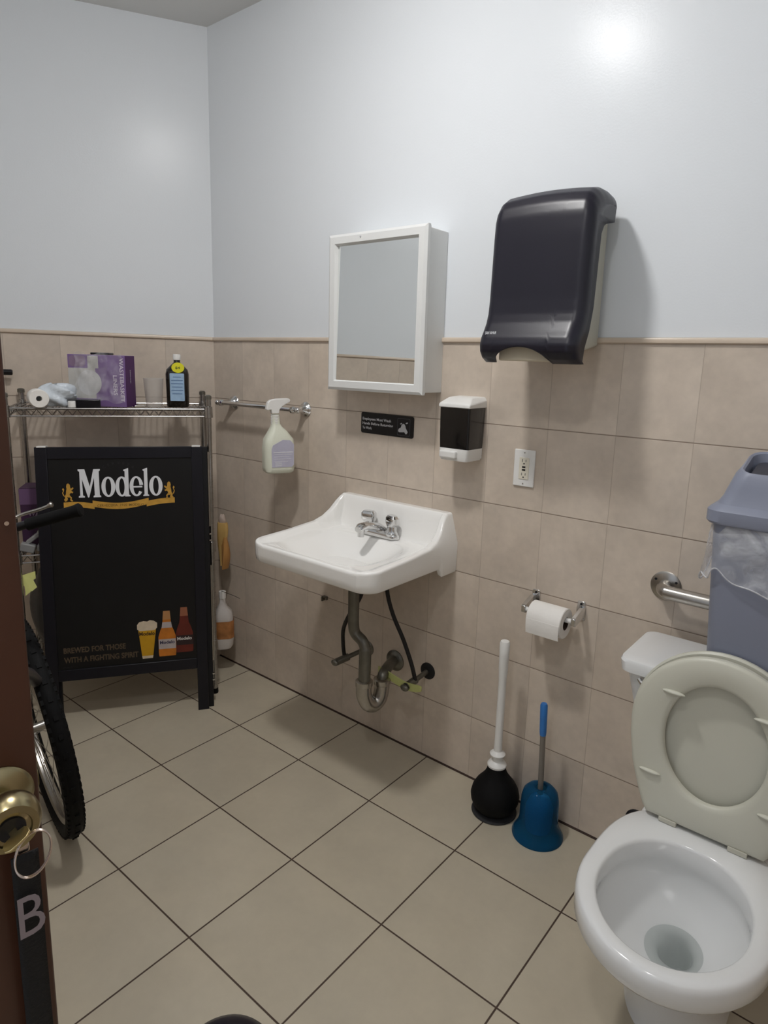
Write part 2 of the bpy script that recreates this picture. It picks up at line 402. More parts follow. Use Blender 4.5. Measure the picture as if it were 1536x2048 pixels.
# faucet on the deck
fau = MB(); fx, fy = .858-CXS, -.076
fz = DK+.002
lo = rrect(0, 0, .080, .021, .0209, 8)
fau.loft([[(fx+a, fy+b, fz) for a, b in lo], [(fx+a, fy+b, fz+.010) for a, b in lo], [(fx+a*.96, fy+b*.9, fz+.016) for a, b in lo], [(fx+a*.8, fy+b*.6, fz+.024) for a, b in lo]])
fo = P('faucet', fau, M_chrome, sink)
sp = MB()
sp.loft([[(fx+a*w_, fy+yy, fz+zz+b*h_) for a, b in [(math.cos(t), math.sin(t)) for t in [2*PI*i/20 for i in range(20)]]] for yy, zz, w_, h_ in
         ((.015, .018, .024, .013), (-.01, .032, .026, .016), (-.045, .044, .021, .014), (-.085, .051, .018, .013), (-.108, .050, .018, .013), (-.120, .043, .014, .010))])
sp.cyl((fx, fy-.103, fz+.042), (fx, fy-.105, fz+.016), .0125, .0115)
P('spout', sp, M_chrome, fo)
for sx in (-1, 1):
    h = MB(); hx = fx+sx*.052
    h.lathe([(.022, .010), (.0235, .018), (.018, .026), (.018, .038), (.016, .046)], (hx, fy, fz), 24)
    Mh = Matrix.Translation((hx, fy, fz)) @ Matrix.Rotation(math.radians(-18*sx), 4, 'Z')
    h.loft([[(a, b, .044) for a, b in rrect(0, 0, .020, .015, .010)], [(a, b, .054) for a, b in rrect(.003*sx, -.001, .0265, .0165, .011)],
            [(a, b, .074) for a, b in rrect(.003*sx, -.001, .0265, .0165, .011)], [(a, b, .083) for a, b in rrect(.003*sx, -.001, .019, .011, .008)]], M=Mh)
    P('handle', h, M_chrome, fo)

# drain trap under the sink
trap = thing('drain_trap', 'dull grey metal drain trap hanging under the sink', 'pipe', (.885, -.005, .33))
def L_(pts, c): return [(a-c[0], b-c[1], d-c[2]) for a, b, d in pts]
tc_ = (.885, -.005, .33)
mb = MB(); mb.tube(L_(smoothpath([(.880,-.240,.715), (.880,-.238,.62), (.878,-.235,.545), (.885,-.232,.512), (.915,-.23,.492), (.928,-.23,.470), (.930,-.23,.44), (.928,-.23,.335)]), tc_),
        [.019]*31+[.021]*6+[.021]*6, 18); P('tailpiece', mb, M_pipe, trap)
mb = MB(); mb.tube(L_(smoothpath([(.928,-.23,.345), (.928,-.23,.30), (.932,-.215,.262), (.938,-.19,.247), (.944,-.165,.262), (.946,-.155,.30), (.946,-.155,.325)], 5), tc_), .027, 20)
for z0, xx, yy in ((.345, .928, -.23), (.33, .946, -.155)): mb.lathe([(.029, -.014), (.0305, -.012), (.0305, .004), (.024, .008)], (xx-tc_[0], yy-tc_[1], z0-tc_[2]), 12)
P('trap_bend', mb, M_brush, trap)
mb = MB(); mb.tube(L_(smoothpath([(.946,-.155,.325), (.945,-.150,.345), (.935,-.12,.352), (.905,-.06,.342), (.885,-.006,.333)], 5), tc_), .019, 18); P('trap_arm', mb, M_pipe, trap)
mb = MB(); mb.lathe([(.0, 0), (.040, 0), (.040, .004), (.034, .010), (.022, .016), (.0, .016)], n=30, M=Matrix.Rotation(PI/2, 4, 'X')); P('wall_flange', mb, M_pipe, trap)

def supply(name, label, wall, tip, hosepts, flange_mat):
    c = wall; t = thing(name, label, 'valve', c)
    f = MB(); f.lathe([(.0, 0), (.031, 0), (.031, .003), (.024, .008), (.012, .009), (0, .009)], n=28, M=Matrix.Rotation(PI/2, 4, 'X')); P('wall_flange', f, flange_mat, t)
    f = MB(); f.tube(L_([wall, tip], c), [.009, .009], 14); d = (Vector(tip)-Vector(wall)).normalized()
    f.tube(L_([Vector(tip)-d*.03, Vector(tip)+d*.022], c), [.014, .014], 14); f.ball(tuple(Vector(tip)+d*.03-Vector(c)), (.017, .009, .012)); P('stop_valve', f, M_pipe, t)
    f = MB(); f.tube(L_(smoothpath(hosepts, 7), c), .0075, 12); P('hose', f, M_hose, t)
supply('supply_valve', 'cold water stop valve and dark hose left of the drain trap', (.745, -.004, .335), (.712, -.115, .315),
       [(.712, -.100, .325), (.705, -.10, .37), (.715, -.11, .44), (.765, -.13, .52), (.815, -.13, .60), (.835, -.12, .70), (.835, -.10, .80)], M_pipe)
supply('supply_valve', 'stop valve with long dark hose right of the drain trap, black wall plate', (1.036, -.004, .338), (1.032, -.105, .325),
       [(1.040, -.085, .333), (1.020, -.085, .39), (.985, -.09, .47), (.935, -.09, .55), (.905, -.09, .63), (.900, -.09, .72), (.900, -.09, .80)], M_mattk)
mb = MB(); pts = smoothpath([(.915,-.140,.352), (.955,-.136,.345), (1.02,-.125,.325), (1.06,-.12,.325), (1.09,-.115,.330)], 6)
loops = []
for i, p in enumerate(pts):
    wd = .015*math.sqrt(max(.06, 1-(i/len(pts))**8)); loops.append([(p.x, p.y-.002, p.z-wd), (p.x, p.y+.002, p.z-wd), (p.x, p.y+.002, p.z+wd), (p.x, p.y-.002, p.z+wd)])
mb.loft(loops); one(P('plastic_strap', mb, pm('pale_green_plastic', rgb(196,200,128), .35, trans=.1), bevel=.0015), 'pale yellow-green plastic strap lying across the pipes under the sink', 'strap')
mb = MB(); mb.box(.505, .522, -.018, -.004, .485, .490); mb.box(.505, .511, -.022, -.004, .47, .490); mb.box(.52, .526, -.012, -.004, .475, .49)
one(P('wall_clip', mb, M_pipe, bevel=.001), 'tiny rusty metal clip on the tiles left below the sink', 'clip')

# ------------------------------------------------------------------ medicine cabinet
cab = thing('medicine_cabinet', 'white medicine cabinet with a mirror door above the sink', 'cabinet', (.835, 0, 1.587))
x0, x1, z0, z1 = -.197, .205, -.252, .252
mb = MB(); mb.box(x0, x1, -.098, -.0005, z0, z1); mb.box(x0-.004, x1+.004, -.104, -.098, z0-.004, z1+.004); P('body', mb, M_white2, cab, bevel=.002)
fx0, fx1, fz0, fz1 = -.208, .211, -.259, .259; bw = .036
fr = MB()
def miter(pts_o, pts_i):
    prof_y = [(-.117, 0.0), (-.123, .25), (-.123, .85), (-.112, 1.0)]
    for k in range(4):
        a, b = pts_o[k], pts_o[(k+1) % 4]; c, d = pts_i[(k+1) % 4], pts_i[k]
        l0 = [(a[0]+(d[0]-a[0])*t, y, a[1]+(d[1]-a[1])*t) for y, t in prof_y] + [(d[0], -.104, d[1]), (a[0], -.104, a[1])]
        l1 = [(b[0]+(c[0]-b[0])*t, y, b[1]+(c[1]-b[1])*t) for y, t in prof_y] + [(c[0], -.104, c[1]), (b[0], -.104, b[1])]
        fr.loft([l0, l1])
miter([(fx0,fz0),(fx1,fz0),(fx1,fz1),(fx0,fz1)], [(fx0+bw,fz0+bw),(fx1-bw,fz0+bw),(fx1-bw,fz1-bw),(fx0+bw,fz1-bw)])
P('door_frame', fr, M_white2, cab, smooth=False)
mb = MB(); mb.add([(fx0+bw-.003, -.1158, fz0+bw-.003), (fx1-bw+.003, -.1158, fz0+bw-.003), (fx1-bw+.003, -.1085, fz1-bw+.003), (fx0+bw-.003, -.1085, fz1-bw+.003)], [(0,1,2,3)])
mb.box(fx0+bw-.003, fx1-bw+.003, -.108, -.1055, fz0+bw-.003, fz1-bw+.003)
P('mirror', mb, M_mirror, cab, smooth=False, recalc=False)
mb = MB(); mb.lathe([(0, 0), (.003, 0), (.0025, .002), (0, .0025)], n=10, M=Matrix.Translation((-.06, -.1231, .243)) @ Matrix.Rotation(PI/2, 4, 'X')); P('screw', mb, M_chrome, cab)

# ------------------------------------------------------------------ towel dispenser
td = thing('towel_dispenser', 'smoke-black paper towel dispenser on the white wall', 'dispenser', (1.460, 0, 1.46))
mb = MB(); lo = [(-.004, 0, .03), (-.085, 0, .015), (-.150, 0, .03), (-.165, 0, .10), (-.150, 0, .36), (-.08, 0, .385), (-.004, 0, .385)]
mb.prism([(y, z) for y, _, z in lo], -.118, .103, plane='yz'); P('housing', mb, M_beigep, td, bevel=.006)
prof = [(-.055, .418), (-.09, .422), (-.125, .421), (-.155, .414), (-.178, .399), (-.192, .377), (-.199, .350), (-.203, .30), (-.206, .22), (-.209, .14), (-.213, .105), (-.221, .080), (-.233, .058), (-.243, .042), (-.249, .024), (-.246, .006), (-.234, -.010), (-.212, -.022)]
def cov(u, v):
    # u across the width, v along the profile; the last rows lift into the arch over the paper slot
    s = 2*u-1; x = s*.140; e = max(0, abs(s)-.80)/.20
    if abs(x+.012) < .080: v *= 1-.155*math.sqrt(1-((x+.012)/.080)**2)
    n = len(prof)-1; t = v*n; i = min(int(t), n-1); f = t-i; i0 = prof[i]; i1 = prof[i+1]
    y = i0[0]+(i1[0]-i0[0])*f; z = i0[1]+(i1[1]-i0[1])*f
    drop = 1-math.sqrt(max(0, 1-e*e))
    k = sstep(.30, .42, z)
    return (x, y+.030*drop*(1-.3*k)*sstep(.055, .11, -y), z-.034*drop*k-.010*k*s*s)
top = MB(); NUc, NVc = 72, 68
vs = [cov(.5+.5*math.sin((i/NUc-.5)*PI), j/NVc) for j in range(NVc+1) for i in range(NUc+1)]
fs = [[j*(NUc+1)+i, j*(NUc+1)+i+1, (j+1)*(NUc+1)+i+1, (j+1)*(NUc+1)+i] for j in range(NVc) for i in range(NUc)]
# side skirts reaching back towards the wall, cut away in the middle
def yback(z): return interp([(-.03, -.195), (.02, -.185), (.06, -.165), (.12, -.150), (.30, -.140), (.325, -.125), (.340, -.06), (.40, -.055), (.43, -.055)], z)
for i in (0, NUc):
    o0 = len(vs)
    for j in range(NVc+1):
        x, y, z = vs[j*(NUc+1)+i]; vs.append((x*1.0, min(-.0+max(yback(z), y+.001), -.05), z))
    for j in range(NVc): fs.append([j*(NUc+1)+i, (j+1)*(NUc+1)+i, o0+j+1, o0+j])
top.add(vs, fs); P('cover', top, M_cover, td, ang=60, solid=.003)
mb = MB(); mb.box(-.088, .064, -.216, -.16, -.018, .05); P('paper', mb, pm('paper_towel', rgb(214,204,182), .9), td, bevel=.004)
mb = MB(); mb.text('SAN JAMAR', -.120, .050, -.2395, .011, width=.034, bold=.02, shear=.25, M=None)
P('lettering', mb, M_wprint, td, smooth=False)

# ------------------------------------------------------------------ soap dispenser
sd = thing('soap_dispenser', 'white soap dispenser with a black window beside the mirror cabinet', 'dispenser', (1.160, 0, 1.23))
X = .056
mb = MB(); mb.prism([(-.0005, -.099), (-.070, -.099), (-.0005, .095)][:0] or [(-.0005, -.098), (-.045, -.098), (-.045, .080), (-.0005, .088)], -.050, .050, plane='yz'); P('backplate', mb, M_white, sd, bevel=.003)
mb = MB(); mb.loft([[(a, b, zz) for a, b in rrect(0, -.052, X*k, .048*k2, .007, 4)] for zz, k, k2 in ((-.062, .97, .93), (-.02, .985, .97), (.068, 1.0, 1.0))]); P('reservoir', mb, M_blackglass, sd)
mb = MB(); mb.loft([[(x, y, z) for x, y, z in l] for l in (
    [(-X-.002, 0, .066), (-X-.002, -.104, .066), (X+.002, -.104, .066), (X+.002, 0, .066)],
    [(-X-.002, 0, .088), (-X-.002, -.102, .078), (X+.002, -.102, .078), (X+.002, 0, .088)],
    [(-X+.006, 0, .100), (-X+.014, -.070, .097), (X-.014, -.070, .097), (X-.006, 0, .100)])]); P('lid', mb, M_white, sd, bevel=.003)
mb = MB(); mb.loft([[(a, b, zz) for a, b in rrect(0, -.052, X*k, .048*k2, .010, 4)] for zz, k, k2 in ((-.062, .98, .98), (-.085, .96, 1.0), (-.100, .90, .92))]); P('bottom_cup', mb, M_white, sd)
mb = MB(); mb.box(-.044, .018, -.112, -.09, -.092, -.068); P('push_button', mb, M_white, sd, bevel=.005, seg=3)

# ------------------------------------------------------------------ hand-washing sign
hs = thing('wall_sign', 'small black sign telling employees to wash hands', 'sign', (.812, -.004, 1.209), rot=(0, math.radians(.4), 0))
mb = MB(); mb.prism(rrect(0, 0, .121, .038, .008, 5), -.004, 0); P('plate', mb, pm('sign_black', rgb(14,14,18), .35), hs, bevel=.0008)
mb = MB()
for k, (t_, wd) in enumerate((('Employees Must Wash', .134), ('Hands Before Returning', .144), ('To Work', .045))):
    mb.text(t_, -.113, .0105-k*.0165, -.0046, .0132, width=wd, bold=.02)
P('lettering', mb, pm('sign_grey_print', rgb(205,205,208), .5), hs, smooth=False)
mb = MB(); fo_ = rrect(.0785, -.001, .028, .030, .004, 4)
for r0_, r1_ in ((1.0, .955),):
    o_ = [( .0785+(a-.0785)*r0_, b*r0_) for a, b in fo_]; i_ = [(.0785+(a-.0785)*r1_, b*r1_) for a, b in fo_]
    n = len(o_); mb.add([(a, -.0045, b) for a, b in o_]+[(a, -.0045, b) for a, b in i_], [(k, (k+1) % n, (k+1) % n+n, k+n) for k in range(n)])
P('frame_line', mb, pm('sign_line_grey', rgb(84,84,92), .4), hs, smooth=False)
mb = MB()
def hpoly(pts, y=-.0048): mb.add([(.0785+a*.001, y, b*.001) for a, b in pts], [tuple(range(len(pts)))])
hpoly([(-24,-16), (-21,-8), (-12,-3), (-9,6), (-3,11), (3,10), (8,4), (10,-4), (16,-12), (19,-17), (15,-24), (10,-25), (4,-18), (-4,-19), (-14,-20), (-20,-20)])
hpoly([(8,12), (12,16), (18,17), (19,14), (13,11)], -.0047)
hpoly([(-16,9), (-11,13), (-7,12), (-12,7)], -.0047)
P('washing_hands_picture', mb, pm('sign_light_print', rgb(190,190,192), .5), hs, smooth=False)

# ------------------------------------------------------------------ outlet
ol = thing('wall_outlet', 'white two-socket wall outlet with black test buttons', 'outlet', (1.365, -.004, 1.122))
mb = MB(); mb.prism(rrect(0, 0, .035, .057, .003, 3), -.006, 0); P('plate', mb, M_white, ol, bevel=.0022)
mb = MB(); mb.prism(rrect(.001, 0, .0165, .0335, .001, 2), -.0085, -.005); P('socket_face', mb, pm('ivory_plastic', rgb(226,220,204), .35), ol, bevel=.0008)
mb = MB()
for s in (1, -1):
    for xx, hh in ((-.005, .0042), (.007, .0036)): mb.box(xx-.0009, xx+.0009, -.0088, -.0084, s*.021-hh+.003, s*.021+hh+.003)
    mb.cyl((.001, -.0088, s*.021-.0065), (.001, -.0084, s*.021-.0065), .0024, n=12)
mb.box(-.0045, .0065, -.0094, -.0084, .0015, .0065); mb.box(-.0045, .0065, -.0094, -.0084, -.0070, -.0020)
P('slots', mb, M_mattk, ol, smooth=False)
for z in (.048, -.048): mb = MB(); mb.cyl((0, -.0068, z), (0, -.006, z), .0022, n=10); P('screw', mb, M_brush, ol)

# ------------------------------------------------------------------ towel bar
tb = thing('towel_bar', 'chrome towel bar with ball ends on the tiles', 'towel bar', (.17, -.004, 1.236))
mb = MB(); mb.cyl((-.235, -.070, 0), (.245, -.070, 0), .0085, n=18); P('bar', mb, M_chrome, tb)
for sx, xx in ((-1, -.225), (1, .225)):
    mb = MB(); My = Matrix.Translation((xx, 0, 0)) @ Matrix.Rotation(PI/2, 4, 'X')
    mb.lathe([(0, 0), (.029, 0), (.030, .004), (.026, .010), (.021, .013), (.018, .020), (.014, .026), (.011, .036), (.010, .056), (.012, .062), (.0155, .070), (.012, .080), (0, .084)], n=28, M=My)
    P('post', mb, M_chrome, tb)
    mb = MB(); mb.ball((xx+sx*.027, -.070, 0), .0125, 18, 10); P('ball_end', mb, M_chrome, tb)

# ------------------------------------------------------------------ spray bottle hanging on the bar
M_spray = pm('milky_bottle', rgb(222,224,208), .32, sss=.1)
sb = thing('spray_bottle', 'white trigger spray bottle hanging on the towel bar', 'bottle', (.372, -.128, .995), math.radians(68))
secs = [(.0, .050, .030), (.006, .057, .036), (.02, .060, .038), (.10, .060, .038), (.130, .056, .036), (.162, .034, .027), (.178, .021, .020), (.19, .0165, .0165), (.222, .0145, .0145), (.225, .016, .016)]
mb = MB(); mb.loft([[(a, b, z) for a, b in rrect(-.012*sstep(.14, .2, z), 0, hx, hy, min(hx, hy)*.7, 6)] for z, hx, hy in secs]); P('bottle_body', mb, M_spray, sb)
mb = MB()
for k in range(6): mb.lathe([(.0155, 0), (.0172, .002), (.0172, .004), (.0155, .0055)], (-.012, 0, .188+.006*k), 22)
P('ribbed_collar', mb, M_white, sb)
mb = MB(); mb.prism([(-.028, .228), (.000, .228), (.004, .245), (.010, .252), (.026, .262), (.044, .272), (.046, .280), (.038, .286), (-.010, .284), (-.034, .279), (-.044, .270), (-.050, .244), (-.046, .240), (-.030, .243)], -.011, .011)
P('trigger_head', mb, M_white, sb, bevel=.004, seg=3)
lab = pm('lilac_label', rgb(186,184,202), .5, mott=(40, .06))
mb = MB(); mb.prism([(-.038, .025), (.042, .025), (.049, .035), (.049, .112), (.034, .128), (.004, .130), (-.034, .110), (-.040, .095)], -.0396, -.0378); P('label', mb, lab, sb, smooth=False)
mb = MB()
mb.box(-.033, .045, -.0402, -.0396, .081, .084)
for k, wd in enumerate((.070, .060, .066, .055)): mb.box(-.030, -.030+wd, -.0402, -.0396, .074-.009*k, .0752-.009*k)
for k in range(5): mb.box(-.026, .000, -.0402, -.0396, .029+.0036*k, .0305+.0036*k)
P('label_print', mb, pm('label_print', rgb(228,228,232), .5), sb, smooth=False)

# ------------------------------------------------------------------ toilet paper
th = thing('paper_holder', 'chrome toilet paper holder with two brackets screwed to the tiles', 'holder', (1.510, -.004, .730))
for sx in (-1, 1):
    mb = MB(); xx = sx*.074
    mb.prism([(xx-.014, -.040), (xx+.014, -.040), (xx+.014, -.004), (xx+.011, .018), (xx-.011, .018), (xx-.014, -.004)], -.004, 0)
    mb.prism([(0, -.030), (-.030, -.030), (-.068, -.040), (-.076, -.036), (-.076, -.016), (-.066, -.010), (-.020, .004), (0, .004)], xx-.005+sx*.006, xx+.008+sx*.006, plane='yz')
    P('bracket', mb, M_chrome, th, bevel=.0015)
    mb = MB(); mb.cyl((xx, -.0058, .010), (xx, -.004, .010), .0035, n=12); P('screw', mb, M_mattk, th)
mb = MB(); mb.cyl((-.077, -.066, -.027), (.077, -.066, -.027), .0075, n=14); P('spindle', mb, M_white, th)
tr = thing('toilet_roll', 'roll of white toilet paper on the wall holder', 'toilet paper', (1.514, -.072, .692))
Mx = Matrix.Rotation(PI/2, 4, 'Y')
mb = MB(); mb.lathe([(.020, -.054), (.0435, -.054), (.0455, -.052), (.0455, .052), (.0435, .054), (.020, .054), (.020, -.054)], n=48, M=Mx, caps=False)
pts_ = [(-.0502, .012), (-.0512, -.01), (-.049, -.040), (-.046, -.060)]
mb.loft([[(-.052, -.0+y, z), (.052, y, z), (.052, y-.0008, z), (-.052, y-.0008, z)] for y, z in [(-.0452, .004), (-.0462, -.010), (-.0450, -.026), (-.0420, -.042)]])
P('paper', mb, M_paper, tr)
mb = MB(); mb.lathe([(.0185, -.053), (.0202, -.053), (.0202, .053), (.0185, .053), (.0185, -.053)], n=30, M=Mx, caps=False); P('core', mb, M_card, tr)

# ------------------------------------------------------------------ grab bar
gb = thing('grab_bar', 'stainless steel grab bar on the tiles behind the toilet', 'grab bar', (1.815, -.004, .853))
for xx in (0, .76):
    mb = MB(); mb.lathe([(0, 0), (.040, 0), (.041, .003), (.036, .006), (0, .006)], n=34, M=Matrix.Translation((xx, 0, 0)) @ Matrix.Rotation(PI/2, 4, 'X')); f_ = P('flange', mb, M_brush, gb)
    for k in range(3):
        a = PI/6+k*2*PI/3; mb = MB(); mb.cyl((xx+.031*math.cos(a), -.0075, .031*math.sin(a)), (xx+.031*math.cos(a), -.0055, .031*math.sin(a)), .0035, n=10); P('screw', mb, M_mattk, f_)
mb = MB(); mb.tube(smoothpath([(0, -.002, 0), (0, -.022, 0), (.006, -.040, 0), (.022, -.053, 0), (.05, -.058, 0), (.38, -.058, 0), (.71, -.058, 0), (.738, -.053, 0), (.754, -.040, 0), (.76, -.022, 0), (.76, -.002, 0)], 5), .0185, 22); P('rail', mb, M_brush, gb)

# ------------------------------------------------------------------ toilet
TX = 2.035
to = thing('toilet', 'white porcelain toilet with its seat and lid raised', 'toilet', (TX, 0, 0))
def egg(sx=.187, yc=-.53, yf=.212, yb=.275, n=64, e=2.9):
    out = []
    for i in range(n):
        a = 2*PI*i/n; c, s = math.cos(a), math.sin(a)
        if s >= 0: x = sx*math.copysign(abs(c)**(2/e), c); y = yc+yb*abs(s)**(2/e)
        else: x = sx*c; y = yc+yf*s
        out.append((x, y))
    return out
lv = [(.0, .110, -.36, .16, .22, 3), (.02, .106, -.36, .155, .22, 3), (.10, .098, -.37, .145, .20, 3), (.18, .112, -.40, .15, .21, 3), (.24, .140, -.44, .175, .22, 3),
      (.285, .166, -.49, .198, .24, 3), (.315, .182, -.52, .21, .262, 3), (.332, .188, -.529, .214, .274, 3), (.362, .188, -.530, .213, .275, 3), (.374, .185, -.530, .210, .273, 3), (.379, .179, -.53, .204, .268, 3)]
loops = [[(x, y, z) for x, y in egg(sx, yc, yf, yb, e=e)] for z, sx, yc, yf, yb, e in lv]
inner = [(.379, .150, -.537, .175, .178, 2.2), (.376, .145, -.537, .170, .174, 2.2), (.370, .143, -.537, .168, .172, 2.2), (.330, .144, -.537, .168, .172, 2.2), (.318, .149, -.535, .172, .175, 2.2), (.29, .145, -.53, .165, .172, 2.1),
         (.25, .118, -.50, .14, .14, 2), (.215, .084, -.475, .10, .10, 2), (.197, .064, -.460, .075, .072, 2), (.182, .050, -.450, .058, .056, 2), (.168, .040, -.440, .042, .048, 2), (.15, .034, -.430, .034, .044, 2), (.09, .03, -.40, .03, .04, 2), (.03, .02, -.37, .02, .03, 2)]
loops += [[(x, y, z) for x, y in egg(sx, yc, yf, yb, e=e)] for z, sx, yc, yf, yb, e in inner]
mb = MB(); mb.loft(loops)
# rear deck that carries the tank and the pedestal under it
mb.loft([[(a, b, z) for a, b in rrect(0, yy, hx, hy, .03, 6)] for z, yy, hx, hy in ((.0, -.21, .095, .14), (.12, -.20, .095, .14), (.26, -.18, .11, .15), (.33, -.17, .135, .155), (.366, -.17, .142, .155), (.372, -.17, .138, .150))])
P('bowl', mb, M_porct, to, ang=60)
m_water = pm('toilet_water', rgb(176,188,184), .02, alpha=.32, mott=(3, 0))
mb = MB(); mb.add([(x, y, .192) for x, y in egg(.0605, -.4575, .070, .068, e=2)], [tuple(range(64))]); P('water', mb, m_water, to, smooth=False)
mb = MB(); mb.loft([[(a, b, z) for a, b in rrect(0, -.135, hx, hy, .035, 6)] for z, hx, hy in ((.374, .155, .080), (.40, .163, .087), (.48, .182, .094), (.555, .203, .100), (.68, .232, .106), (.70, .234, .107))]); P('tank', mb, M_porct, to)
mb = MB(); mb.loft([[(a, b, z) for a, b in rrect(0, -.150, hx, hy, .030, 6)] for z, hx, hy in ((.694, .236, .108), (.697, .242, .114), (.722, .245, .117), (.729, .242, .114), (.731, .232, .104))]); P('tank_lid', mb, M_porct, to)
mb = MB(); mb.cyl((-.132, -.238, .672), (-.132, -.262, .672), .011, n=16)
mb.tube(smoothpath([(-.124, -.264, .671), (-.145, -.268, .671), (-.165, -.269, .675), (-.182, -.266, .682), (-.190, -.262, .688)], 5), [.0075]*10+[.0065]*6+[.0055]*5, 12); P('flush_lever', mb, M_chrome, to)
# seat and lid, raised; local frame: hinge line at the origin, s runs up the seat
hz, hy = .388, -.304; tilt = math.radians(.4)
Ms = Matrix.Translation((0, hy, hz)) @ Matrix.Rotation(-tilt, 4, 'X')
def seat_outline(k=1.0, d=0.0, n=72):
    tab = [(0, .128), (.02, .138), (.06, .153), (.12, .171), (.19, .182), (.25, .184)]
    left = [(interp(tab, s)-d, s+(d if s == 0 else 0)) for s in [0, .01, .02, .04, .06, .09, .12, .155, .19, .22]]
    arc = []
    for i in range(1, 32):
        a = PI*i/32; arc.append(((.184-d)*math.cos(a)*(1), .235+(.190-d)*math.sin(a)))
    pts = left+[(.184-d, .235)]+arc+[(-.184+d, .235)]+[(-x, s) for x, s in reversed(left)]
    return pts
hole = [(.107*math.cos(2*PI*i/60), .218+.142*math.sin(2*PI*i/60)) for i in range(60)]
def ring_from(outer, holep, y0, y1, mbx, M):
    # stitch by angle around the hole centre
    cx_, cy_ = 0, .218; N = 96
    def cast(poly, a):
        best = 0; dx, dy = math.cos(a), math.sin(a)
        for (x1, y1_), (x2, y2_) in zip(poly, poly[1:]+poly[:1]):
            x1 -= cx_; y1_ -= cy_; x2_ = x2-cx_; y2__ = y2_-cy_
            den = dx*(y2__-y1_)-dy*(x2_-x1)
            if abs(den) < 1e-12: continue
            t = (x1*(y2__-y1_)-y1_*(x2_-x1))/den; u = (x1*dy-y1_*dx)/den
            if -1e-9 <= u <= 1+1e-9 and t > best: best = t
        return (cx_+dx*best, cy_+dy*best)
    A = [2*PI*i/N for i in range(N)]; O = [cast(outer, a) for a in A]; H = [cast(holep, a) for a in A]
    def lp(f, y): return [(O[i][0]+(H[i][0]-O[i][0])*f, y, O[i][1]+(H[i][1]-O[i][1])*f) for i in range(N)]
    prof_ = [(0.0, y0+.007), (.03, y0+.003), (.12, y0), (.45, y0-.003), (.85, y0), (.96, y0+.003), (1.0, y0+.008), (1.0, y1), (0.0, y1), (0.0, y0+.007)]
    mbx.loft([lp(f, y) for f, y in prof_], False, False, True, M)
mb = MB(); ring_from(seat_outline(), hole, -.016, 0.0, mb, Ms); se = P('seat', mb, M_seat, to, ang=50)
for (a, s_, an) in ((-.094, .322, 0), (-.126, .110, 0), (.094, .322, 0), (.126, .110, 0)):
    mb = MB(); mb.ball((0, 0, 0), (.0250, .007, .0048), 16, 8, M=Ms @ Matrix.Translation((a, -.019, s_))); P('bumper', mb, M_seat, se)
mb = MB(); lo_ = seat_outline(d=-.004)
mb.loft([[(x*k, y, .2+(s_-.2)*k) for x, s_ in lo_] for y, k in ((.015, .985), (.019, 1.005), (.028, 1.0), (.033, .975), (.035, .90))], M=Ms); P('lid', mb, M_seat, to, ang=40)
for sx in (-1, 1):
    mb = MB(); mb.box(sx*.075-.020, sx*.075+.020, hy-.016, hy+.010, .380, .392); mb.box(sx*.075-.012, sx*.075-.004, hy-.012, hy+.006, .39, .405); mb.box(sx*.075+.004, sx*.075+.012, hy-.012, hy+.006, .39, .405)
    mb.cyl((sx*.075-.018, hy-.004, .396), (sx*.075+.018, hy-.004, .396), .0055, n=12); P('hinge', mb, M_beigep, to, bevel=.0015)
pf = thing('pipe_cover', 'small black round pipe cover low on the tiles left of the toilet', 'pipe', (1.810, -.004, .124))
mb = MB(); mb.lathe([(0, 0), (.034, 0), (.034, .003), (.026, .009), (.010, .010), (0, .010)], n=28, M=Matrix.Rotation(PI/2, 4, 'X')); P('plate', mb, M_mattk, pf)
mb = MB(); mb.tube(smoothpath([(0, -.008, 0), (.02, -.04, 0), (.07, -.055, .04), (.072, -.06, .16), (.072, -.09, .246)], 5), .006, 10); P('supply_tube', mb, M_brush, pf)

# ------------------------------------------------------------------ waste bin on the tank lid
wb = thing('waste_bin', 'blue-grey plastic waste bin standing on the toilet tank', 'bin', (2.120, -.182, .7315))
def brect(hx, hy, z, r=.028): return [(a, b, z) for a, b in rrect(0, 0, hx, hy, r, 7)]
mb = MB(); mb.loft([brect(.130, .078, .0), brect(.136, .080, .01), brect(.157, .088, .36), brect(.160, .090, .375)]); P('bin_body', mb, M_canb, wb)
def brz(hx, hy, z0, z1, r=.028):     # rim loop whose back edge is higher than its front edge
    return [(a, b, z0+(z1-z0)*(b+hy)/(2*hy)) for a, b in rrect(0, 0, hx, hy, r, 7)]
lid = MB(); lid.loft([brect(.160, .090, .372), brect(.168, .100, .373, .034), brect(.172, .102, .378, .034), brect(.172, .102, .402, .034), brect(.168, .098, .407, .034), brect(.156, .088, .416, .032), brect(.147, .082, .432, .032),
    brz(.140, .078, .452, .460, .032), brz(.130, .073, .478, .500, .032), brz(.122, .069, .486, .520, .032), brz(.118, .066, .487, .523, .030), brz(.114, .062, .484, .519, .028), brz(.112, .060, .455, .470, .028)], cap0=True, cap1=True)
P('bin_lid', lid, M_canb, wb, ang=24)
mb = MB(); mb.loft([[(a, b, .465+.22*(b+.055)+d_) for a, b in rrect(0, .004, .104, .050, .02, 4)] for d_ in (0, .012)]); P('swing_flap', mb, pm('flap_plastic_slot_shade', rgb(58,60,70), .5), wb, bevel=.003)  # shade inside the lid slot is put into the flap's darker colour
nU, nV = 150, 16
rl_ = random.Random(4); ph_ = [(rl_.uniform(20, 60), rl_.uniform(0, 6), rl_.uniform(4, 14)) for _ in range(5)]
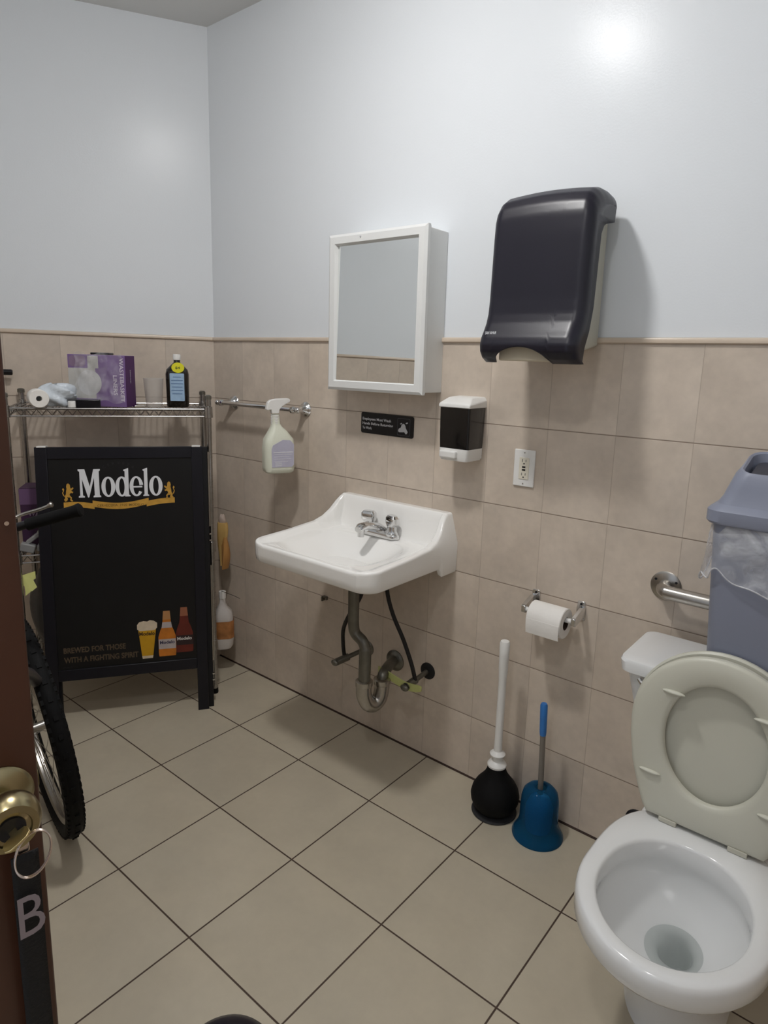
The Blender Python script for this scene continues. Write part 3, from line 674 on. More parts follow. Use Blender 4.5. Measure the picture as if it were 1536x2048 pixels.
def lin_pt(i, j):
    s_ = 2*PI*i/nU; cs, sn = math.cos(s_), math.sin(s_)
    e = 4.5; ux = math.copysign(abs(cs)**(2/e), cs); uy = math.copysign(abs(sn)**(2/e), sn)
    hem = .262-.12*(ux+1)/2*(.5-.5*uy) + .022*math.sin(3*s_+1)+.010*math.sin(11*s_)
    t = j/nV; z = .371+(hem-.371)*t
    wv = sum(math.sin(a*s_*.35+b+c*t) for a, b, c in ph_)/5*.0035*(.3+t)
    return (ux*(.1655+.010*t+wv), uy*(.0955+.009*t+wv), z)
mb = MB(); mb.add([lin_pt(i, j) for j in range(nV+1) for i in range(nU+1)], [(j*(nU+1)+i, j*(nU+1)+i+1, (j+1)*(nU+1)+i+1, (j+1)*(nU+1)+i) for j in range(nV) for i in range(nU)])
P('bag_liner', mb, M_liner, wb, ang=80, recalc=False)
mb = MB(); mb.tube([lin_pt(i, nV) for i in range(nU)], .0018, 6, closed=True); P('bag_hem', mb, bag_mat('bag_hem_plastic', rgb(225,226,230), .65), wb)

# ------------------------------------------------------------------ plunger and brush
pg = thing('plunger', 'plunger with black rubber bulb cup and white handle', 'plunger', (1.388, -.098, 0))
mb = MB(); mb.lathe([(.040, .006), (.054, .010), (.068, .026), (.0765, .045), (.0785, .062), (.074, .082), (.063, .102), (.049, .119), (.038, .134), (.031, .150), (.0275, .168), (0, .168)], n=44); P('rubber_cup', mb, M_rub, pg)
mb = MB(); mb.lathe([(.030, .164), (.031, .170), (.026, .178), (.017, .184), (.016, .196), (.024, .202), (.025, .207), (.019, .213), (.0135, .218), (.0125, .25), (.0125, .36), (.012, .46), (.0145, .50), (.0155, .54), (.0160, .585), (.013, .592), (0, .593)], n=26); P('handle', mb, M_white, pg)
mb = MB(); mb.lathe([(0, 0), (.071, 0), (.0735, .003), (.072, .007), (.050, .010), (0, .010)], n=44); P('base_dish', mb, pm('dark_grey_rubber', rgb(44,44,46), .6), pg)
tbr = thing('toilet_brush', 'toilet brush with blue grip in a translucent blue holder', 'toilet brush', (1.546, -.102, 0))
mb = MB(); mb.lathe([(.0775, 0), (.078, .004), (.070, .018), (.062, .034), (.058, .052), (.0575, .09), (.056, .125), (.051, .146), (.040, .158), (.026, .163), (.016, .162)], n=48, caps=False); P('holder', mb, M_blue, tbr, solid=.002)
mb = MB(); mb.lathe([(.0, .02), (.038, .022), (.042, .05), (.042, .095), (.030, .125), (.010, .140), (0, .14)], n=30); P('brush_head', mb, pm('white_bristles', rgb(196,214,226), .7, bump=(200, 1.0)), tbr)
mb = MB(); mb.tube([(0, 0, .10), (-.003, 0, .20), (-.008, 0, .348)], .0085, 16); P('stem', mb, M_clear, tbr)
mb = MB(); mb.tube([(-.0078, 0, .335), (-.0082, 0, .345), (-.010, 0, .39), (-.0118, 0, .432), (-.012, 0, .438)], [.0095, .0105, .011, .0112, .0085], 18); P('grip', mb, M_bluesolid, tbr)

# ------------------------------------------------------------------ A-frame sign board
ts = .088
bd_ = thing('sign_board', 'black folding beer sign board standing before the wire shelf', 'sign', (.176-.595*.5707, -.336-.595*.8211, 0), rot=(0, 0, math.radians(55.2)))
WB, HB = .595, 1.084
Mt = Matrix.Rotation(-ts, 4, 'X')       # lean back towards the wall (+y)
mb = MB(); mb.box(0, .042, 0, .016, .0, HB, Mt); mb.box(WB-.042, WB, 0, .016, 0, HB, Mt); mb.box(.042, WB-.042, 0, .016, HB-.045, HB, Mt); mb.box(.042, WB-.042, 0, .016, .178, .222, Mt)
P('front_frame', mb, pm('navy_black_frame', rgb(14,14,24), .4), bd_, bevel=.002)
mb = MB(); mb.box(.04, WB-.04, .005, .011, .21, HB-.04, Mt); P('panel', mb, pm('black_chalkboard', rgb(8,8,10), .45), bd_, smooth=False)
Mr = Matrix.Translation((.020, .0185, 0)) @ Matrix.Rotation(-ts, 4, 'X')
mb = MB(); mb.box(.0, .03, 0, .012, .0, HB-.004, Mr); mb.box(WB-.03, WB, 0, .012, 0, HB-.004, Mr); mb.box(.03, WB-.03, 0, .012, .18, .22, Mr); mb.box(.03, WB-.03, .002, .008, .20, HB-.03, Mr)
P('rear_frame', mb, M_mattk, bd_, bevel=.002)
for za, zb in ((.20, .60), (.76, 1.06)):
    mb = MB(); mb.cyl((WB+.001, -.003, za), (WB+.001, -.003, zb), .0042, n=10, M=Mr); P('side_rail', mb, M_brush, bd_, label='bright metal side rail')
for zc in (.70, .115):
    for dz in (0, .026): mb = MB(); mb.cyl((WB+.001, -.003, zc+dz), (WB+.001, -.003, zc+dz+.006), .0062, n=12, M=Mr); P('rail_clip', mb, M_chrome, bd_)
for xa in (.008, WB-.040): mb = MB(); mb.box(xa, xa+.032, -.001, .030, HB-.002, HB+.004, Mt); P('top_hinge', mb, M_white, bd_, bevel=.001)
# --- artwork: logo lettering built from shapes (xz plane, just in front of the panel)
YA = .0038
art = MB()
LX, LZ = .143, .892           # lower left of the logo word
def ell(cx, cz, rx, rz, n=36): return [(cx+rx*math.cos(2*PI*i/n), cz+rz*math.sin(2*PI*i/n)) for i in range(n)]
def apoly(mbx, pts, y=YA): mbx.add([(a, y, b) for a, b in pts], [tuple(range(len(pts)))], Mt)
def ringp(mbx, cx, cz, rx, rz, tx, tz, y=YA, a0=0, a1=2*PI, n=40):
    o_ = []; i_ = []
    for k in range(n+1):
        a = a0+(a1-a0)*k/n; o_.append((cx+rx*math.cos(a), cz+rz*math.sin(a))); i_.append((cx+(rx-tx)*math.cos(a), cz+(rz-tz)*math.sin(a)))
    for k in range(n): apoly(mbx, [o_[k], o_[k+1], i_[k+1], i_[k]], y)
H_ = .108; hx_ = .078
def S_(x): return LX+x*.885
# M
apoly(art, [(S_(0), LZ), (S_(.024), LZ), (S_(.024), LZ+.005), (S_(.017), LZ+.008), (S_(.014), LZ+H_), (S_(0), LZ+H_), (S_(0), LZ+H_-.006), (S_(.006), LZ+H_-.010), (S_(.006), LZ+.008), (S_(0), LZ+.005)])
apoly(art, [(S_(.004), LZ+H_), (S_(.026), LZ+H_), (S_(.048), LZ+.03), (S_(.041), LZ), (S_(.036), LZ)], YA-.0001)
apoly(art, [(S_(.041), LZ), (S_(.036), LZ+.006), (S_(.061), LZ+H_), (S_(.072), LZ+H_)], YA-.0002)
apoly(art, [(S_(.058), LZ), (S_(.088), LZ), (S_(.088), LZ+.005), (S_(.083), LZ+.008), (S_(.082), LZ+H_-.009), (S_(.087), LZ+H_-.005), (S_(.087), LZ+H_), (S_(.062), LZ+H_), (S_(.063), LZ+.008), (S_(.058), LZ+.005)], YA-.0003)
for ox in (.118, .311): ringp(art, S_(ox), LZ+hx_/2, .0245, hx_/2, .0145, .007)
ringp(art, S_(.172), LZ+hx_/2, .023, hx_/2, .0135, .007)
apoly(art, [(S_(.184), LZ), (S_(.206), LZ), (S_(.206), LZ+.004), (S_(.200), LZ+.007), (S_(.200), LZ+H_+.002), (S_(.180), LZ+H_-.004), (S_(.180), LZ+H_-.008), (S_(.185), LZ+H_-.010)], YA-.0001)
ringp(art, S_(.231), LZ+hx_/2, .0245, hx_/2, .0135, .007, a0=.12, a1=2*PI-.62)
apoly(art, [(S_(.214), LZ+.040), (S_(.255), LZ+.040), (S_(.255), LZ+.034), (S_(.214), LZ+.034)], YA-.0001)
apoly(art, [(S_(.258), LZ), (S_(.282), LZ), (S_(.282), LZ+.004), (S_(.277), LZ+.007), (S_(.277), LZ+H_+.002), (S_(.258), LZ+H_-.004), (S_(.258), LZ+H_-.008), (S_(.263), LZ+H_-.010), (S_(.263), LZ+.007), (S_(.258), LZ+.004)], YA-.0001)
panel = [c for c in bd_.children if c.name.startswith('panel')][0]
P('logo_lettering', art, M_wprint, panel, smooth=False, recalc=False)
ban = MB()
def arcband(x0, x1, z0, z1, dip, th_, y):
    n = 16; up = [(x0+(x1-x0)*k/n, z0+(z1-z0)*k/n-dip*math.sin(PI*k/n)) for k in range(n+1)]
    for k in range(n): apoly(ban, [(up[k][0], up[k][1]-th_), (up[k+1][0], up[k+1][1]-th_), up[k+1], up[k]], y)
arcband(.090, .196, .875, .868, -.004, .021, YA); arcband(.382, .486, .872, .884, -.003, .021, YA); arcband(.190, .390, .880, .885, .014, .024, YA-.0004)
P('logo_banner', ban, M_gold, panel, smooth=False, recalc=False)
btx = MB(); btx.text('CERVECERIA  1925  MODELO', .206, .855, YA-.0008, .013, width=.166, bold=.01, M=Mt); P('banner_lettering', btx, pm('brown_print', rgb(112,84,30), .6), panel, smooth=False)
ani = MB()
lion = [(0,0), (6,2), (9,8), (6,14), (12,12), (16,16), (15,22), (20,26), (24,24), (28,28), (24,30), (20,32), (26,36), (29,40), (25,42), (20,38), (18,42), (17,50), (12,54), (7,52), (5,45), (6,38), (4,30), (3,22), (-1,16), (0,10), (-4,6)]
tail = [(-1,14), (-6,18), (-9,26), (-5,32), (-9,36), (-5,41), (-2,36), (-3,31), (-6,26), (-3,20)]
leg2 = [(12,14), (18,10), (16,4), (22,0), (26,2), (21,6), (22,12), (16,18)]
for ox, sg_ in ((.096, 1), (.478, -1)):
    ani = MB()
    for shp in (lion, tail, leg2): apoly(ani, [(ox+sg_*a*.00105, .878+b*.00128) for a, b in shp], YA)
    P('logo_animal', ani, M_gold, panel, smooth=False, recalc=False)
tg = MB()
for k, ch in enumerate('CERVEZA'):
    a = math.radians(34-11.5*k*1.0); cx_, cz_ = .285-.085*math.sin(a), .932+.085*math.cos(a)
    tg.text(ch, 0, 0, 0, .015, bold=.01, align='CENTER', M=Mt @ Matrix.Translation((cx_, YA, cz_)) @ Matrix.Rotation(-a, 4, 'Y'))
P('arched_lettering', tg, M_dimg, panel, smooth=False)
tg = MB(); tg.text('BREWED FOR THOSE', .064, .288, YA, .030, width=.222, bold=.03, M=Mt); tg.text('WITH A FIGHTING SPIRIT', .064, .250, YA, .030, width=.268, bold=.03, M=Mt)
P('slogan_lettering', tg, M_dimp, panel, smooth=False)
tg = MB(); tg.text('Drink responsibly.', .060, .230, YA, .008, width=.035, M=Mt); P('small_lettering', tg, M_dimg, panel, smooth=False)
# beer glass and bottles in print
g = MB(); G0 = .334; GZ = .240
apoly(g, [(G0+.012, GZ+.004), (G0+.052, GZ+.004), (G0+.066, GZ+.118), (G0+.066, GZ+.132), (G0, GZ+.132), (G0, GZ+.118)]); P('printed_beer', g, pm('beer_print', rgb(196,148,24), .5, mott=(20, .12)), panel, smooth=False, recalc=False)
g = MB(); apoly(g, [(G0-.004, GZ+.120), (G0+.006, GZ+.113), (G0+.060, GZ+.113), (G0+.070, GZ+.122), (G0+.071, GZ+.142), (G0+.058, GZ+.152), (G0+.044, GZ+.155), (G0+.034, GZ+.150), (G0+.020, GZ+.153), (G0+.004, GZ+.149), (G0-.004, GZ+.138)], YA-.0002)
P('printed_foam', g, pm('foam_print', rgb(206,190,166), .6, mott=(40, .1)), panel, smooth=False, recalc=False); g = MB()
apoly(g, [(G0+.013, GZ-.001), (G0+.051, GZ-.001), (G0+.053, GZ+.010), (G0+.011, GZ+.010)], YA-.0002); P('printed_glass_base', g, pm('foam_print', rgb(206,190,166), .6, mott=(40, .1)), panel, smooth=False, recalc=False)
def pbottle(ox, oz, body, cap, label_c, nm):
    g = MB(); sh = [(-.031, .0), (.031, .0), (.033, .012), (.033, .080), (.026, .104), (.018, .124), (.015, .150), (.013, .182), (-.013, .182), (-.015, .150), (-.018, .124), (-.026, .104), (-.033, .080), (-.033, .012)]
    apoly(g, [(ox+a, oz+b) for a, b in sh], YA-.0003); g.v = [(x, y, z) for x, y, z in g.v]; P('printed_bottle', g, body, panel, smooth=False, recalc=False)
    g = MB(); apoly(g, [(ox-.0155, oz+.150), (ox+.0155, oz+.150), (ox+.0125, oz+.186), (ox-.0125, oz+.186)], YA-.0005); P('printed_foil', g, cap, panel, smooth=False, recalc=False)
    g = MB(); apoly(g, [(ox-.0325, oz+.030), (ox+.0325, oz+.030), (ox+.0325, oz+.070), (ox-.0325, oz+.070)], YA-.0005)
    P('printed_label', g, label_c, panel, smooth=False, recalc=False); g = MB()
    if nm == 0: apoly(g, [(ox-.020, oz+.116), (ox+.020, oz+.116), (ox+.0165, oz+.140), (ox-.0165, oz+.140)], YA-.0005)
    if nm == 0: P('printed_neck_label', g, label_c, panel, smooth=False, recalc=False)
    g = MB(); g.text('Modelo', ox-.028, oz+.051, YA-.0008, .018, width=.056, bold=.03, M=Mt); P('label_lettering', g, pm('label_ink%d' % nm, rgb(60,56,80) if nm == 0 else rgb(206,200,196), .6), panel, smooth=False)
pbottle(.441, .242, pm('amber_print', rgb(188,112,34), .5, mott=(30, .2)), pm('gold_foil_print', rgb(176,128,82), .5), pm('cream_print', rgb(176,166,164), .6, mott=(30, .1)), 0)
pbottle(.507, .252, pm('dark_red_print', rgb(96,34,22), .5, mott=(30, .2)), pm('copper_foil_print', rgb(146,92,66), .5), pm('dark_label_print', rgb(44,28,28), .6), 1)
g = MB(); g.text('Modelo', G0+.003, GZ+.094, YA-.0006, .021, width=.058, bold=.03, M=Mt); P('glass_lettering', g, pm('glass_ink', rgb(66,46,22), .6), panel, smooth=False)

# ------------------------------------------------------------------ wire shelf
SHX, SHY = .080, -.237                # front right post
U_ = (-math.cos(AL), -math.sin(AL)); V_ = (-math.sin(AL), math.cos(AL))   # along the wall to the left, into the wall
SL, SDp = .705, .33
sh = thing('wire_shelf', 'chrome wire shelving unit against the slanted left wall', 'shelf', (SHX, SHY, 0), AL)
# local: x to the right (towards the corner), y into the wall; unit spans x -SL..0, y 0..SDp
for px, py in ((0, 0), (-SL, 0), (0, SDp), (-SL, SDp)):
    mb = MB(); mb.cyl((px, py, .02), (px, py, 1.268), .0115, n=16)
    for k in range(49): mb.cyl((px, py, .03+.025*k), (px, py, .0325+.025*k), .0122, n=12)
    po = P('post', mb, M_zinc, sh)
    mb = MB(); mb.lathe([(0, 1.262), (.0135, 1.262), (.0135, 1.275), (.008, 1.279), (0, 1.279)], (px, py, 0), 16); P('cap', mb, M_pipe, po)
    mb = MB(); mb.lathe([(0, 0), (.013, 0), (.014, .004), (.013, .022), (0, .022)], (px, py, 0), 16); P('foot', mb, M_rub, po)
SZ = (1.222, .668, .235)
for zi, z in enumerate(SZ):
    mb = MB(); r1 = .0032
    for (a, b) in (((-SL, 0), (0, 0)), ((0, 0), (0, SDp)), ((0, SDp), (-SL, SDp)), ((-SL, SDp), (-SL, 0))):
        mb.cyl((a[0], a[1], z), (b[0], b[1], z), r1, n=8); mb.cyl((a[0], a[1], z-.028), (b[0], b[1], z-.028), r1, n=8)
        Ld = math.hypot(b[0]-a[0], b[1]-a[1]); nz = max(2, int(round(Ld/.034)));
        pts = []
        for k in range(nz*4+1):
            t = k/(nz*4); ph = (k/4.0) % 1.0; tri = math.cos(2*PI*ph)*.5+.5
            pts.append((a[0]+(b[0]-a[0])*t, a[1]+(b[1]-a[1])*t, z-.025+.022*tri))
        mb.tube(pts, .0019, 6)
    fr_ = P('shelf_frame', mb, M_zinc, sh)
    mb = MB()
    for k in range(1, 30): xx = -SL*k/30; mb.cyl((xx, .0, z-.001), (xx, SDp, z-.001), .0017, n=6)
    for yy in (SDp*.33, SDp*.66): mb.cyl((-SL, yy, z-.006), (0, yy, z-.006), .0028, n=6)
    P('shelf_wires', mb, M_zinc, fr_)
    for px, py in ((0, 0), (-SL, 0), (0, SDp), (-SL, SDp)):
        mb = MB(); mb.lathe([(.0118, -.034), (.0175, -.032), (.0155, .010), (.0118, .012)], (px, py, z), 16); P('corner_sleeve', mb, M_zinc, fr_)
def shp(xx, yy, z):   # shelf-local to world
    return (SHX+xx*math.cos(AL)-yy*math.sin(AL), SHY+xx*math.sin(AL)+yy*math.cos(AL), z)
T0 = SZ[0]+.0035
# things on the top shelf
pb = thing('peroxide_bottle', 'dark brown bottle with white cap and round yellow sticker', 'bottle', shp(-.110, .075, T0), AL-.12)
mb = MB(); mb.loft([[(a, b, z) for a, b in rrect(0, 0, hx, hy, r, 6)] for z, hx, hy, r in ((0, .038, .026, .018), (.006, .042, .030, .022), (.13, .044, .031, .022), (.148, .040, .028, .022), (.163, .026, .020, .018), (.176, .0125, .0125, .0124), (.190, .012, .012, .0119))]); P('bottle_body', mb, pm('dark_brown_bottle', rgb(22,17,14), .22, coat=.3), pb)
mb = MB(); mb.lathe([(.0145, .186), (.0150, .188), (.0150, .205), (.0135, .208), (0, .208)], n=22); P('cap', mb, M_white, pb)
mb = MB(); mb.prism(rrect(.001, .080, .027, .054, .003, 3), -.0322, -.0305)
P('label', mb, pm('pale_blue_label', rgb(158,186,214), .5, mott=(50, .12)), pb, smooth=False)
mb = MB(); 
for k, wd in enumerate((.030, .044, .046, .040, .044, .038)): mb.box(.001-wd/2, .001+wd/2, -.0327, -.0323, .118-.013*k, .121-.013*k)
P('label_print', mb, pm('blue_ink', rgb(96,124,164), .5), pb, smooth=False)
mb = MB(); mb.prism(ell(.006, .156, .024, .020), -.0345, -.0335)
stk = P('price_sticker', mb, pm('yellow_sticker', rgb(226,220,46), .5), pb, smooth=False)
mb = MB(); mb.text('$4', -.004, .151, -.0350, .013, width=.018, bold=.02); P('sticker_lettering', mb, pm('sticker_ink', rgb(88,98,40), .5), pb, smooth=False)

def liner_box(name, label, loc, rz, W, Hh, D, group=None):
    t = thing(name, label, 'box', loc, rz, group)
    mb = MB(); mb.box(-W/2, W/2, -D/2, D/2, 0, Hh); P('carton', mb, pm('purple_carton', rgb(124,98,148), .5, mott=(6, .06)), t, bevel=.0015)
    mb = MB(); mb.box(W/2+.0002, W/2+.001, -D/2+.002, D/2-.002, .001, Hh-.001); P('side_panel', mb, pm('deep_purple_side', rgb(72,22,92), .45), t, smooth=False, label='deep purple side panel')
    y = -D/2-.0006
    mb = MB(); mb.box(-W/2+.001, -.005, y, y+.0004, .03, Hh*.74); mb.box(-W/2+.075, -W/2+.115, y, y+.0004, Hh*.74, Hh-.004); P('printed_picture', mb, pm('grey_white_print', rgb(186,184,180), .5, mott=(16, .12)), t, smooth=False)
    mb = MB(); mb.prism(ell(-W*.13, Hh*.46, .045, .048), y-.0004, y-.0002); P('printed_bag', mb, pm('pale_print', rgb(200,200,200), .5, mott=(20, .15)), t, smooth=False)
    mb = MB(); mb.prism(rrect(-W/2+.036, Hh*.87, .030, .020, .012, 4), y-.0003, y+.0002); P('printed_emblem', mb, pm('mauve_print', rgb(134,112,138), .5), t, smooth=False)
    mb = MB(); Mv = Matrix.Translation((W/2-.020, y-.0006, Hh-.010)) @ Matrix.Rotation(PI/2, 4, 'Y')
    mb.text('WASTEBASKET', 0, 0, 0, .021, width=Hh-.03, bold=.02, M=Mv)
    mb.text('LINERS', .065, -.026, 0, .021, width=.075, bold=.02, M=Mv); P('lettering', mb, pm('pale_lilac_print', rgb(214,204,222), .5), t, smooth=False)
    mb = MB(); Mv = Matrix.Translation((W/2+.0014, 0, Hh*.72)) @ Matrix.Rotation(PI/2, 4, 'Z') @ Matrix.Rotation(PI/2, 4, 'Y')
    mb.text('KIRKLAND', 0, -.004, 0, .009, width=.05, bold=.02, M=Mv); P('side_lettering', mb, M_wprint, t, smooth=False)
    return t
lb = liner_box('liner_box', 'purple box of wastebasket liners wrapped in plastic, on the top shelf', shp(-.385, .10, T0+.001), AL-.34, .215, .195, .095)
def blob(c, r, seed, amp=.22, n=28, m=18, M=None, flat=0):
    rn = random.Random(seed); ph = [(rn.uniform(1, 6), rn.uniform(1, 6), rn.uniform(0, 6), rn.uniform(.3, 1)) for _ in range(9)]
    mb = MB(); vs = []
    def rad(th_, f): return 1+amp*sum(w_*math.sin(a*th_*1.0+b*f+p_) for a, b, p_, w_ in [(round(q[0]), q[1], q[2], q[3]) for q in ph])/4
    loops = []
    for i in range(1, m):
        t = -PI/2+PI*i/m
        loops.append([(c[0]+r[0]*math.cos(t)*math.cos(2*PI*j/n)*rad(2*PI*j/n, t), c[1]+r[1]*math.cos(t)*math.sin(2*PI*j/n)*rad(2*PI*j/n, t), max(c[2]-r[2]*.98, c[2]+r[2]*math.sin(t)*rad(2*PI*j/n, t))) for j in range(n)])
    mb.loft(loops); return mb
wr = thing('plastic_wrap', 'crumpled clear plastic wrap bunched over the liner box', 'plastic wrap', shp(-.455, .045, T0))
def wrapf(u, v):
    x = -.02+u*.168+.004*math.sin(v*17); z = .022+v*.178+.006*math.sin(u*13); y = -.012-.012*math.sin(u*9+v*5)*math.sin(v*7+1)+.006*math.sin(u*31)-.10*(u-.5)*.6-.035
    return Matrix.Rotation(AL, 4, 'Z') @ Vector((x, y+.02, z))
mb = MB(); mb.grid(wrapf, 34, 28); P('sheet', mb, bag_mat('wrap_plastic', rgb(225,225,228), .16), wr, recalc=False, ang=80)
o = blob((0, 0, .042), (.070, .046, .043), 3, .34); bgo = P('plastic_bag', o, M_bagw, ang=60); bgo.location = shp(-.545, .06, T0); bgo.rotation_euler = (0, 0, AL)
one(bgo, 'crumpled white and pale blue plastic bag on the top shelf', 'bag')
rl = thing('paper_roll', 'white roll lying on the top shelf at its left end', 'roll', shp(-.600, .020, T0+.0335), AL+.25)
My = Matrix.Rotation(PI/2, 4, 'X'); mb = MB(); mb.lathe([(.010, -.045), (.031, -.045), (.033, -.042), (.033, .042), (.031, .045), (.010, .045), (.010, -.045)], n=34, M=My, caps=False); P('roll_body', mb, M_paper, rl)
mb = MB(); mb.lathe([(0, -.03), (.010, -.03), (.010, -.028), (0, -.028)], n=16, M=My); P('core', mb, pm('pale_core', rgb(190,186,180), .8), rl)
mb = MB(); mb.lathe([(.014, 0), (.0165, .002), (.0165, .020), (.015, .024), (0, .024)], n=24); o = P('bottle_cap', mb, M_white); o.location = shp(-.485, .012, T0); one(o, 'white plastic cap on the top shelf left of the black box', 'cap')
mb = MB(); mb.box(-.042, .042, -.015, .015, 0, .030); o = P('black_case', mb, M_black, bevel=.003); o.location = shp(-.432, .012, T0); o.rotation_euler = (0, 0, AL); one(o, 'small flat black case in front of the liner box', 'case')
mb = MB(); mb.box(-.032, .036, -.03, .03, 0, .008); o = P('black_tray', mb, M_black, bevel=.003); o.location = shp(-.385, .125, T0+.1965); o.rotation_euler = (0, 0, AL-.3); one(o, 'thin black tray lying on top of the liner box', 'tray')
cp = thing('plastic_cup', 'clear plastic cup between the liner box and the brown bottle', 'cup', shp(-.200, .06, T0))
mb = MB(); mb.lathe([(.028, 0), (.030, .001), (.038, .110), (.0395, .112), (.0385, .1125), (.0365, .110), (.0285, .003), (0, .003)], n=34, caps=False); P('cup_body', mb, pm('clear_cup_plastic', rgb(206,200,194), .12, alpha=.30), cp)
mb = MB(); mb.box(-.02, .02, -.012, .012, 0, .010); o = P('metal_clip', mb, M_chrome, bevel=.002); o.location = shp(-.255, .02, T0); o.rotation_euler = (0, 0, AL+.3); one(o, 'small chrome clip on the top shelf next to the clear cup', 'clip')
# second shelf
T1 = SZ[1]+.0035
lb2 = thing('liner_box', 'dim purple liner box on the second shelf, left of the sign board', 'box', shp(-.60, .17, T1), AL-.05)
mb = MB(); mb.box(-.10, .10, -.06, .06, 0, .235); P('carton', mb, pm('dull_purple_carton', rgb(62,36,66), .5, mott=(9, .15)), lb2, bevel=.0015)
mb = MB(); mb.box(-.101, .101, -.0605, -.0602, .170, .232); P('printed_band', mb, pm('pale_purple_band', rgb(112,84,120), .5), lb2, smooth=False)
mb = MB(); mb.text('WASTEBASKET', -.075, .125, -.0612, .026, width=.165, bold=.02); P('lettering', mb, pm('lilac_print', rgb(150,132,156), .5), lb2, smooth=False)
gc = MB()
rn = random.Random(5)
gcl = thing('plastic_clips', 'small heap of grey plastic clips on the second shelf', 'clips', shp(-.625, .045, T1))
for k, (a, b, c, an, wd, hh) in enumerate(((-.05, 0, .016, .3, .026, .016), (.028, -.005, .018, -.2, .034, .018), (-.005, .0, .013, .1, .013, .013), (.022, .012, .060, -.12, .034, .024), (-.03, .012, .050, .9, .008, .03))):
    mb = MB(); mb.box(-wd, wd, -.015, .015, -hh, hh, Matrix.Translation((a*math.cos(AL)-b*math.sin(AL), a*math.sin(AL)+b*math.cos(AL), c)) @ Matrix.Rotation(AL, 4, 'Z') @ Matrix.Rotation(an, 4, 'Y')); P('clip', mb, M_beigep if k % 2 else pm('grey_clip', rgb(150,150,150), .4), gcl, bevel=.004)
# dark sack on the floor under the shelf, with a yellow slip of paper
mb = blob((0, 0, .185), (.080, .085, .185), 11, .10, 32, 22); sk_ = P('rubbish_sack', mb, pm('dark_grey_sack', rgb(62,60,58), .45, bump=(14, .8, .01)), ang=70)
sk_.location = shp(-.610, .10, SZ[2]+.006); sk_.rotation_euler = (0, 0, AL); one(sk_, 'dark grey sack on the lowest wire shelf left of the sign board', 'sack')
mb = MB(); mb.add([(-.03, 0, .0), (.008, -.006, -.03), (.034, -.004, -.012), (.018, 0, .022), (.030, .001, .028), (.030, .002, .062), (-.030, .002, .048)], [(0, 1, 2, 3, 4, 5, 6)])
mb.add([(-.03, .0, .045), (-.022, -.003, -.03), (-.024, -.003, -.05), (.004, -.006, -.03)], [(0, 1, 2, 3)])
yn = P('yellow_paper', mb, pm('pale_yellow_paper', rgb(232,234,150), .7), smooth=False, solid=.0008); yn.location = shp(-.672, .006, .550); yn.rotation_euler = (0, 0, AL); yn.scale = (.72, .72, .85); one(yn, 'pale yellow paper slip on the dark grey sack', 'paper')

# corner things right of the shelf post
gv = thing('rubber_gloves', 'yellow rubber gloves hanging at the right end of the wire shelf', 'gloves', (-.066, -.074, .62))
def glovef(dx, zt, zb, seed, wd=.034):
    mb = MB(); rn = random.Random(seed); loops = []
    for k in range(15):
        t = k/14; z = zt+(zb-zt)*t; wv = wd*(.45+.55*math.sin(PI*min(1, .25+.8*t)))*(1-.35*sstep(.85, 1, t)); dp = .014*(1+.4*math.sin(5*t+seed))
        loops.append([(dx+.006*math.sin(6*t+seed)+wv*math.cos(a), dp*math.sin(a)*(1+.25*math.sin(3*a+seed)), z) for a in [2*PI*i/18 for i in range(18)]])
    mb.loft(loops); return mb
P('glove', glovef(-.004, .085, -.115, 1, .030), pm('yellow_rubber', rgb(204,168,104), .4, mott=(9, .12)), gv)
P('glove', glovef(.012, .07, -.13, 4, .020), pm('orange_rubber', rgb(186,136,78), .4, mott=(9, .15)), gv)
P('cuff', blob((.0, 0, .095), (.018, .014, .028), 8, .2, 18, 10), pm('pale_pink_cloth', rgb(190,172,160), .7), gv)
mb = MB(); mb.cyl((-.05, .02, .035), (.0, .004, .035), .0022, n=6); mb.tube([(0, .004, .035), (.0, .0, .06), (.0, -.004, .10)], .0022, 6); P('hook', mb, M_zinc, gv)
cb = thing('cleaner_bottle', 'white cleaner bottle with orange label hanging in the corner behind the shelf post', 'bottle', (-.046, -.098, .125), 0.9)
mb = MB(); mb.tube([(.0, .0, .235), (-.004, -.01, .27), (.0, -.045, .285), (.055, -.075, .27), (.078, -.09, .262)], .0013, 6); P('hanging_wire', mb, M_zinc, cb)
mb = MB(); mb.loft([[(a, b, z) for a, b in rrect(0, 0, hx, hy, min(hx, hy)*.8, 6)] for z, hx, hy in ((0, .036, .030), (.015, .045, .034), (.05, .048, .036), (.14, .046, .035), (.175, .040, .030), (.195, .022, .020), (.215, .014, .014), (.25, .013, .013), (.255, .0, .0))][:-1]); P('bottle_body', mb, pm('white_bottle', rgb(206,200,196), .35), cb)
mb = MB(); mb.lathe([(.0155, .236), (.016, .24), (.015, .268), (0, .27)], n=20); P('cap', mb, M_white, cb)
mb = MB(); mb.loft([[(a, b, z) for a, b in rrect(0, 0, .0489, .0369, .029, 6)] for z in (.052, .135)], False, False); P('label', mb, pm('orange_striped_label', rgb(178,120,70), .5, mott=(18, .55)), cb)

